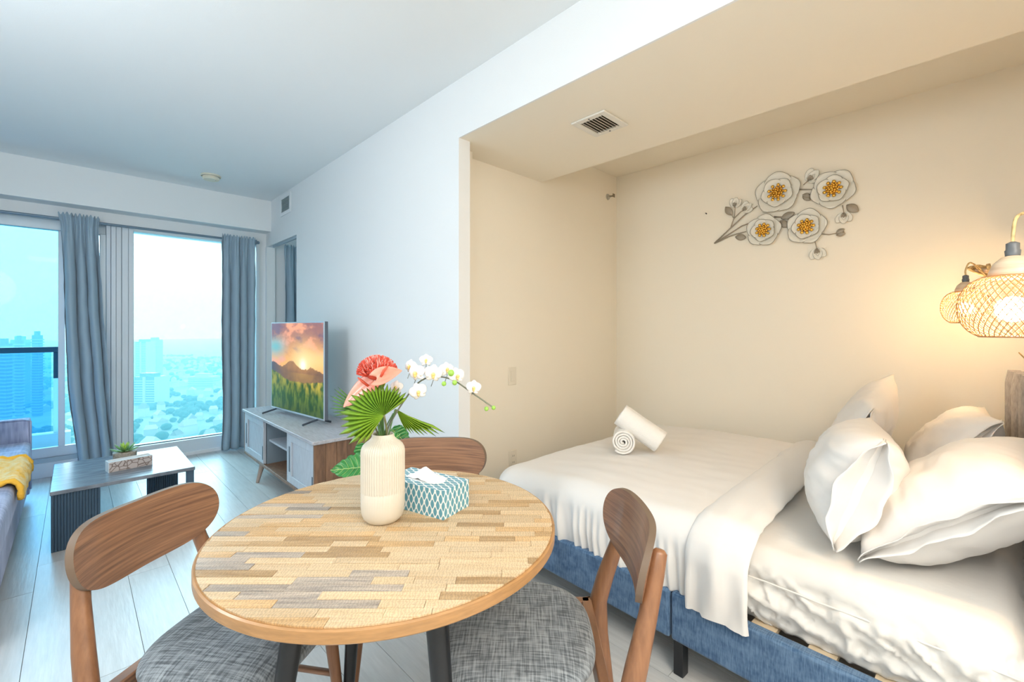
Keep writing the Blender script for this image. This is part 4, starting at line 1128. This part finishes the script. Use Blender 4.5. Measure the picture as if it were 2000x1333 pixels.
# ================================================================ small fittings
vent_m = mat('vent_cream', (.74, .72, .66), .45); vdark = mat('duct_dark', (.10, .095, .08), .9)
cv = [(1.765, 1.376), (1.982, 1.19)]
X0, X1, Y0, Y1 = P(1115, 240, Z=BZ).x, P(1224, 243, Z=BZ).x, P(1180, 213, Z=BZ).y, P(1115, 240, Z=BZ).y
vt = thing('ceiling_vent', 'square slatted air vent in the dropped ceiling over the bed', 'vent', ((X0 + X1) / 2, (Y0 + Y1) / 2, BZ))
Z0 = BZ - .010
for args in ((X0, X1, Y0, Y0 + .032), (X0, X1, Y1 - .032, Y1), (X0, X0 + .032, Y0 + .032, Y1 - .032), (X1 - .032, X1, Y0 + .032, Y1 - .032)):
    Box('frame', *args, Z0, BZ - .0005, vent_m, vt, bevel=.003)
Box('duct', X0 + .03, X1 - .03, Y0 + .03, Y1 - .03, BZ - .0025, BZ - .0008, vdark, vt)
ns = 7
for i in range(ns):
    y = Y0 + .036 + (Y1 - Y0 - .072) * (i + .5) / ns
    M = Matrix.Translation((0, y, Z0 + .003)) @ Matrix.Rotation(.7, 4, 'X')
    MB().box(X0 + .030, X1 - .030, -.011, .011, -.0008, .0008, M).build('slat', vent_m, vt)
for (sx, sy) in ((X0 + .016, (Y0 + Y1) / 2), (X1 - .016, (Y0 + Y1) / 2)):
    MB().lathe([(.001, -.0015), (.0045, -.001), (.005, 0)], 12, (sx, sy, Z0)).build('screw', dark_m, vt)
# wall vent
ya, yb = P(549, 400, X=XW).y, P(569, 400, X=XW).y; za, zb = P(569, 414, X=XW).z, P(569, 373, X=XW).z
wv = thing('wall_vent', 'small grilled air vent high on the television wall by the window', 'vent', (XW, (ya + yb) / 2, (za + zb) / 2))
yb, ya = sorted((ya, yb))[0], sorted((ya, yb))[1]
for a in ((yb, ya, zb - .035, zb), (yb, ya, za, za + .035), (yb, yb + .035, za + .035, zb - .035), (ya - .035, ya, za + .035, zb - .035)):
    Box('frame', XW - .010, XW - .0005, *a, trim_m, wv, bevel=.002)
Box('grille_back', XW - .003, XW - .001, yb + .03, ya - .03, za + .03, zb - .03, mat('grille_grey', (.30, .36, .37), .7), wv)
for i in range(9):
    z = za + .04 + (zb - za - .08) * i / 8
    Box('louver', XW - .0085, XW - .0035, yb + .034, ya - .034, z - .003, z + .002, MATS['grille_grey'], wv)
# smoke detector
sd = P(412, 343, Z=CZ)
sm = thing('smoke_detector', 'round cream smoke detector on the ceiling', 'smoke detector', (sd.x, sd.y, CZ))
cr_m = mat('aged_cream_plastic', (.74, .70, .56), .45)
MB().lathe([(.075, -.0005), (.077, -.010), (.070, -.014)], 32).build('base_plate', cr_m, sm, local=True, smooth=40)
MB().lathe([(.064, -.014), (.064, -.030), (.055, -.040), (.02, -.043), (.001, -.043)], 32).build('cover', cr_m, sm, local=True, smooth=40)
MB().blob((.03, -.03, -.040), .004).build('indicator', mat('led', (.5, .3, .2), .4), sm, local=True)
# sprinkler on the alcove side wall
pz = P(1187, 385, Y=YS)
sk = thing('sprinkler_head', 'small metal fire sprinkler on the alcove side wall near the corner', 'sprinkler', pz)
br_m = mat('old_brass', (.25, .21, .15), .35, metal=.7)
MB().lathe([(.001, .0), (.026, 0), (.024, .006), (.012, .008), (.010, .022), (.001, .022)], 20, pz, axis=(0, -1, 0)).build('escutcheon', mat('chrome_ring', (.5, .48, .42), .3, metal=.6), sk, smooth=40)
MB().tube([pz + Vector((-.010, -.020, 0)), pz + Vector((-.012, -.04, 0)), pz + Vector((0, -.055, 0)), pz + Vector((.012, -.04, 0)), pz + Vector((.010, -.02, 0))], .003, 6).build('frame_arms', br_m, sk, smooth=60)
MB().box(pz.x - .014, pz.x + .014, pz.y - .060, pz.y - .056, pz.z - .014, pz.z + .014).build('deflector', br_m, sk)
# switch and outlet
ps = P(1000, 735, Y=YS)
sw = thing('light_switch', 'ivory rocker light switch on the alcove side wall', 'switch', ps)
ivory = mat('ivory_plastic', (.76, .71, .60), .4)
Box('wall_plate', ps.x - .036, ps.x + .036, YS - .006, YS - .0003, ps.z - .058, ps.z + .058, ivory, sw, bevel=.003)
Box('rocker', ps.x - .017, ps.x + .017, YS - .010, YS - .006, ps.z - .034, ps.z + .034, ivory, sw, bevel=.002)
po = P(1001, 897, Y=YS)
ou = thing('wall_outlet', 'ivory power outlet low on the alcove side wall by the bed foot', 'outlet', po)
Box('wall_plate', po.x - .036, po.x + .036, YS - .006, YS - .0003, po.z - .058, po.z + .058, ivory, ou, bevel=.003)
for q in (-.021, .021):
    s_ = Box('socket', po.x - .017, po.x + .017, YS - .009, YS - .006, po.z + q - .015, po.z + q + .015, ivory, ou, bevel=.003)
    for d in (-.006, .006): Box('slot', po.x + d - .0012, po.x + d + .0012, YS - .0095, YS - .0088, po.z + q - .004, po.z + q + .007, vdark, s_)
pn = P(1380, 418, X=XB)
nl = MB().tube([pn, pn + Vector((-.012, 0, .003))], .004, 8).build('nail', dark_m, smooth=60, label='tiny dark nail in the wall left of the flower ornament', cat='nail')

# ================================================================ metal flower ornament on the back wall
wa = thing('wall_ornament', 'metal wall ornament of cream flowers with gold centres on bronze branches', 'wall art', P(1540, 420, X=XB))
cp_m = mat('cream_enamel', (.80, .78, .70), .4, var=.06); cr_e = mat('petal_rim', (.26, .25, .21), .5)
gold_m = mat('gold', (.78, .47, .09), .30, metal=1.0); brz_m = mat('taupe_metal', (.33, .29, .23), .45, metal=.2)
def wp(u, v, d): p = P(u, v, X=XB); p.x -= d; return p
def petal(c, ang, R, Wd, d0, d1, parent, nm='petal', mt=cp_m, rim=True):
    """a cupped round petal in the wall plane: c = centre point, e_y, e_z the plane"""
    ey, ez = Vector((0, -1, 0)), Vector((0, 0, 1)); n = Vector((-1, 0, 0))
    d = ey * math.cos(ang) + ez * math.sin(ang); q = ey * -math.sin(ang) + ez * math.cos(ang)
    def fn(a, b):
        s = a * 2 - 1
        w = Wd * math.sin(PI * min(.97, b * .80 + .14)) ** .5
        return c + d * (R * b * (1 - .10 * s * s * b)) + q * s * w * .5 + n * (d0 + (d1 - d0) * b ** 1.6 + .006 * s * s * (1 - b) + .0)
    o = MB().grid(fn, 10, 8).build(nm, mt, parent, smooth=180, solid=.002)
    if rim:
        pts = [Vector(fn(0, j / 8)) for j in range(2, 9)] + [Vector(fn(i / 10, 1)) for i in range(1, 11)] + [Vector(fn(1, j / 8)) for j in range(7, 1, -1)]
        return o, pts
    return o, None
def bigflower(c, Rm, rot):
    C = wp(*c, 0)
    hub = MB()
    n = Vector((-1, 0, 0)); ey, ez = Vector((0, -1, 0)), Vector((0, 0, 1))
    r4 = random.Random(int(c[0]))
    for k in range(26):
        a = k * 2.4; rr = .30 * Rm * math.sqrt(k / 26)
        d = ey * math.cos(a) + ez * math.sin(a)
        p = C + n * (.030 + .012 * (1 - k / 26)) + d * rr
        hub.blob(p, (.006, .0075, .0075), nu=6, nv=5)
    for k in range(9):
        a = k * 2 * PI / 9; d = ey * math.cos(a) + ez * math.sin(a)
        hub.blob(C + n * .034 + d * .36 * Rm, (.007, .010, .010), nu=8, nv=6)
    hub.lathe([(.001, .0), (.25 * Rm, 0), (.25 * Rm, .028), (.001, .030)], 12, C, axis=(-1, 0, 0))
    h = hub.build('gold_centre', gold_m, wa, smooth=60, origin=C)
    rim = MB()
    for k in range(5):
        a = rot + k * 2 * PI / 5
        o, p = petal(C, a, Rm, Rm * 1.22, .006, .026 + .004 * (k % 2), h, 'petal'); rim.tube(p, .0016, 5)
        o, p = petal(C, a + .55, Rm * .70, Rm * .86, .018, .036 + .004 * (k % 2), h, 'petal'); rim.tube(p, .0016, 5)
    rim.build('petal_rim', cr_e, h, smooth=180)
bigflower((1520, 378), .135, .3); bigflower((1628, 371), .118, .9); bigflower((1493, 451), .108, 1.4); bigflower((1576, 444), .112, .1)
def fanflower(c, ang, R):
    C = wp(*c, .006); ang = math.radians(ang)
    base = MB().blob(C, (.006, .008, .008), nu=8, nv=6).build('calyx', brz_m, wa, smooth=180, origin=C)
    for k in range(3):
        o, p = petal(C, ang + (k - 1) * .62, R, R * .75, .002, .014 - .003 * abs(k - 1), base, 'petal')
        MB().tube(p, .0011, 5).build('petal_rim', cr_e, base, smooth=180)
        petal(C, ang + (k - 1) * .5, R * .42, R * .22, .010, .016, base, 'sepal', brz_m, rim=False)
for c, a, R in (((1436, 404), 75, .060), ((1453, 411), 30, .062), ((1580, 353), 40, .072), ((1649, 418), -90, .062), ((1596, 488), -80, .066)): fanflower(c, a, R)
def leaf(u0, v0, u1, v1, wd):
    a, b = wp(u0, v0, .006), wp(u1, v1, .010); d = b - a; L = d.length; d.normalize(); q = Vector((-1, 0, 0)).cross(d)
    def fn(s, t):
        s = s * 2 - 1; w = wd * math.sin(PI * min(.995, t * .96 + .02)) ** .8
        return a + d * L * t + q * s * w * .5 + Vector((-1, 0, 0)) * (.004 * (1 - abs(s)) + .004 * math.sin(t * PI))
    MB().grid(fn, 6, 8).build('leaf', brz_m, wa, smooth=180, solid=.0015)
for l in ((1431, 421, 1418, 405, .045), (1526, 428, 1553, 416, .045), (1524, 432, 1539, 444, .045), (1437, 463, 1458, 465, .045), (1654, 401, 1677, 414, .050), (1568, 381, 1584, 384, .03), (1568, 384, 1584, 392, .03), (1633, 457, 1650, 448, .03), (1634, 460, 1652, 456, .03)): leaf(*l)
def branch(pts, r=.0045):
    pp = [wp(u, v, .010) for u, v in pts]
    MB().tube(pp, [r] * (len(pp) - 1) + [r * .6], 8).build('branch', brz_m, wa, smooth=180)
branch([(1396, 476), (1428, 446), (1456, 420), (1480, 403)]); branch([(1396, 476), (1425, 458), (1450, 442), (1475, 433)])
branch([(1397, 476), (1424, 463), (1438, 458), (1458, 453)], .004); branch([(1428, 446), (1435, 425), (1437, 405)], .003); branch([(1435, 427), (1447, 415), (1453, 411)], .003); branch([(1434, 427), (1428, 417)], .003)
branch([(1560, 371), (1595, 371)]); branch([(1513, 424), (1530, 425), (1545, 431)]); branch([(1600, 457), (1620, 459), (1636, 456)], .003); branch([(1592, 470), (1596, 486)], .003); branch([(1646, 402), (1649, 416)], .003); branch([(1570, 362), (1580, 353)], .003)

# ================================================================ woven pendant lamps by the headboard
ratt = mat('bamboo_strand', (0.44, 0.24, 0.10), .5); capm = mat('pale_wood_cap', (0.72, 0.60, 0.45), .4, col2=(.55, .38, .24), vscale=5, stretch=(1, 1, 14))
cord_m = mat('twisted_cord', (0.74, 0.54, 0.26), .8, col2=(.42, .29, .13), vscale=90, detail=0)
bulb_m = mat('lit_bulb', (1, .9, .75), .5, emit=(1.0, .66, .34), estr=150)
def pendant(label, c, R, H, cordtop, mids):
    c = Vector(c)
    t = thing('pendant_lamp', label, 'lamp', c)
    def prof(f):
        a = -1.12 + f * 2.32
        return R * (math.cos(a) * .72 + .28) if False else R * max(0.30, math.cos(a)) ** .62, H / 2 * math.sin(a) / math.sin(1.16)
    m = MB(); m.fix = False; N = 44; S = 26
    for k in range(N):
        for sg in (1, -1):
            pts = []
            for i in range(S + 1):
                f = i / S; r, z = prof(f); a = 2 * PI * k / N + sg * f * 1.15
                pts.append(c + Vector((r * math.cos(a), r * math.sin(a), z)) * (1 if sg > 0 else .992))
            m.tube(pts, .00105, 4, caps=False)
    m.build('woven_shade', ratt, t, smooth=180)
    for f in (0.0, 1.0):
        m = MB(); r, z = prof(f); m.tube([c + Vector((r * math.cos(j * PI / 24), r * math.sin(j * PI / 24), z)) for j in range(49)], .0022, 6, caps=False)
        m.build('shade_hoop', ratt, t, smooth=180)
    zt = prof(1)[1]; k = R / .14
    MB().lathe([(.062 * k, zt - .004), (.060 * k, zt + .010), (.048 * k, zt + .030), (.028 * k, zt + .043), (.012 * k, zt + .047)], 28, c).build('wooden_cap', capm, t, smooth=50)
    MB().lathe([(.012, zt + .046), (.013, zt + .058), (.011, zt + .060), (.011, zt + .074), (.004, zt + .078)], 16, c).build('socket', mat('grey_socket', (.12, .13, .14), .4) if 'grey_socket' not in MATS else MATS['grey_socket'], t, smooth=50)
    MB().blob(c + Vector((0, 0, -.005)), (.029, .029, .029), nu=16, nv=10).build('bulb', bulb_m, t, smooth=180)
    top = c + Vector((0, 0, zt + .076))
    pts = [top] + [Vector(q) for q in mids]
    o = []
    for i in range(len(pts) - 1):
        a0 = pts[max(i - 1, 0)]; a1 = pts[i]; a2 = pts[i + 1]; a3 = pts[min(i + 2, len(pts) - 1)]
        for j in range(8):
            tt = j / 8; o.append(.5 * ((2 * a1) + (-a0 + a2) * tt + (2 * a0 - 5 * a1 + 4 * a2 - a3) * tt * tt + (-a0 + 3 * a1 - 3 * a2 + a3) * tt ** 3))
    o.append(pts[-1])
    MB().tube(o, .0034, 6).build('cord', cord_m, t, smooth=180)
    return t
Fa = 1.005; Fb = 2.05
la = P(1978, 600, F=Fa); lb = P(1886, 601, F=Fb)
kA = Fa / FX; kB = Fb / FX
pendant('larger glowing woven bamboo pendant lamp at the right edge of the photo', la, 78 * kA, 118 * kA, 0, [P(1979, 455, F=Fa), P(1984, 428, F=Fa + .01), P(2000, 416, F=Fa + .03), P(2060, 400, F=Fa + .05)])
pendant('smaller glowing woven bamboo pendant lamp behind the larger one', lb, 36 * kB, 60 * kB, 0, [P(1886, 528, F=Fb), P(1893, 514, F=Fb + .01), P(1905, 518, F=Fb + .03), P(1920, 530, F=Fb + .05)])
# knot of spare cord hung on its wooden peg, and wall brackets holding the cords
kn = thing('cord_knot', 'bundle of spare twisted cord tied up behind the larger pendant', 'cord', P(1922, 530, F=Fb + .05))
kc = P(1922, 530, F=Fb + .05)
m = MB(); r5 = random.Random(2)
for i in range(7):
    pts = []; ph = r5.random() * 6; A = r5.uniform(.026, .056)
    for j in range(25):
        a = 2 * PI * j / 24
        pts.append(kc + RV * (A * math.cos(a) + .008 * math.sin(2 * a + ph)) + UV * (.026 * math.sin(a) * (.6 + .4 * math.cos(ph)) - .08 * A * math.cos(a) * 4 * .5 + .003 * i) + FV * (.012 * math.sin(a + ph) + .003 * i))
    m.tube(pts, .0045, 6, caps=False)
m.build('coil', cord_m, kn, smooth=180, kind='stuff')
MB().tube([kc + RV * -.008 + UV * .03 - FV * .025, kc - FV * .032 - RV * .006, kc - UV * .03 - FV * .025], .008, 8).build('wrap', cord_m, kn, smooth=180)
# pegs on the headboard-side wall from which both cords hang
for i, (q, lbl) in enumerate(((P(1922, 530, F=Fb + .05), 'wooden wall peg holding the far cord bundle'), (P(2060, 400, F=Fa + .05), 'wooden wall peg above the larger pendant lamp'))):
    e = Vector((q.x, YH, q.z + (.0 if i else .004)))
    o = MB().tube([e, Vector((q.x, q.y, e.z)) + (Vector((0, .03, 0)))], .010, 12).lathe([(.001, 0), (.03, 0), (.028, .012), (.001, .012)], 20, e, axis=(0, 1, 0)).build('wall_peg', capm, smooth=50, label=lbl, cat='peg')
MB().tube([P(1975, 662, F=Fb + .15), P(1986, 685, F=Fb + .14), P(2005, 704, F=Fb + .10), P(2030, 730, F=Fb)], .003, 6).build('hanging_cord', cord_m, smooth=180, label='thin brown lamp cord dangling below the larger pendant', cat='cord')
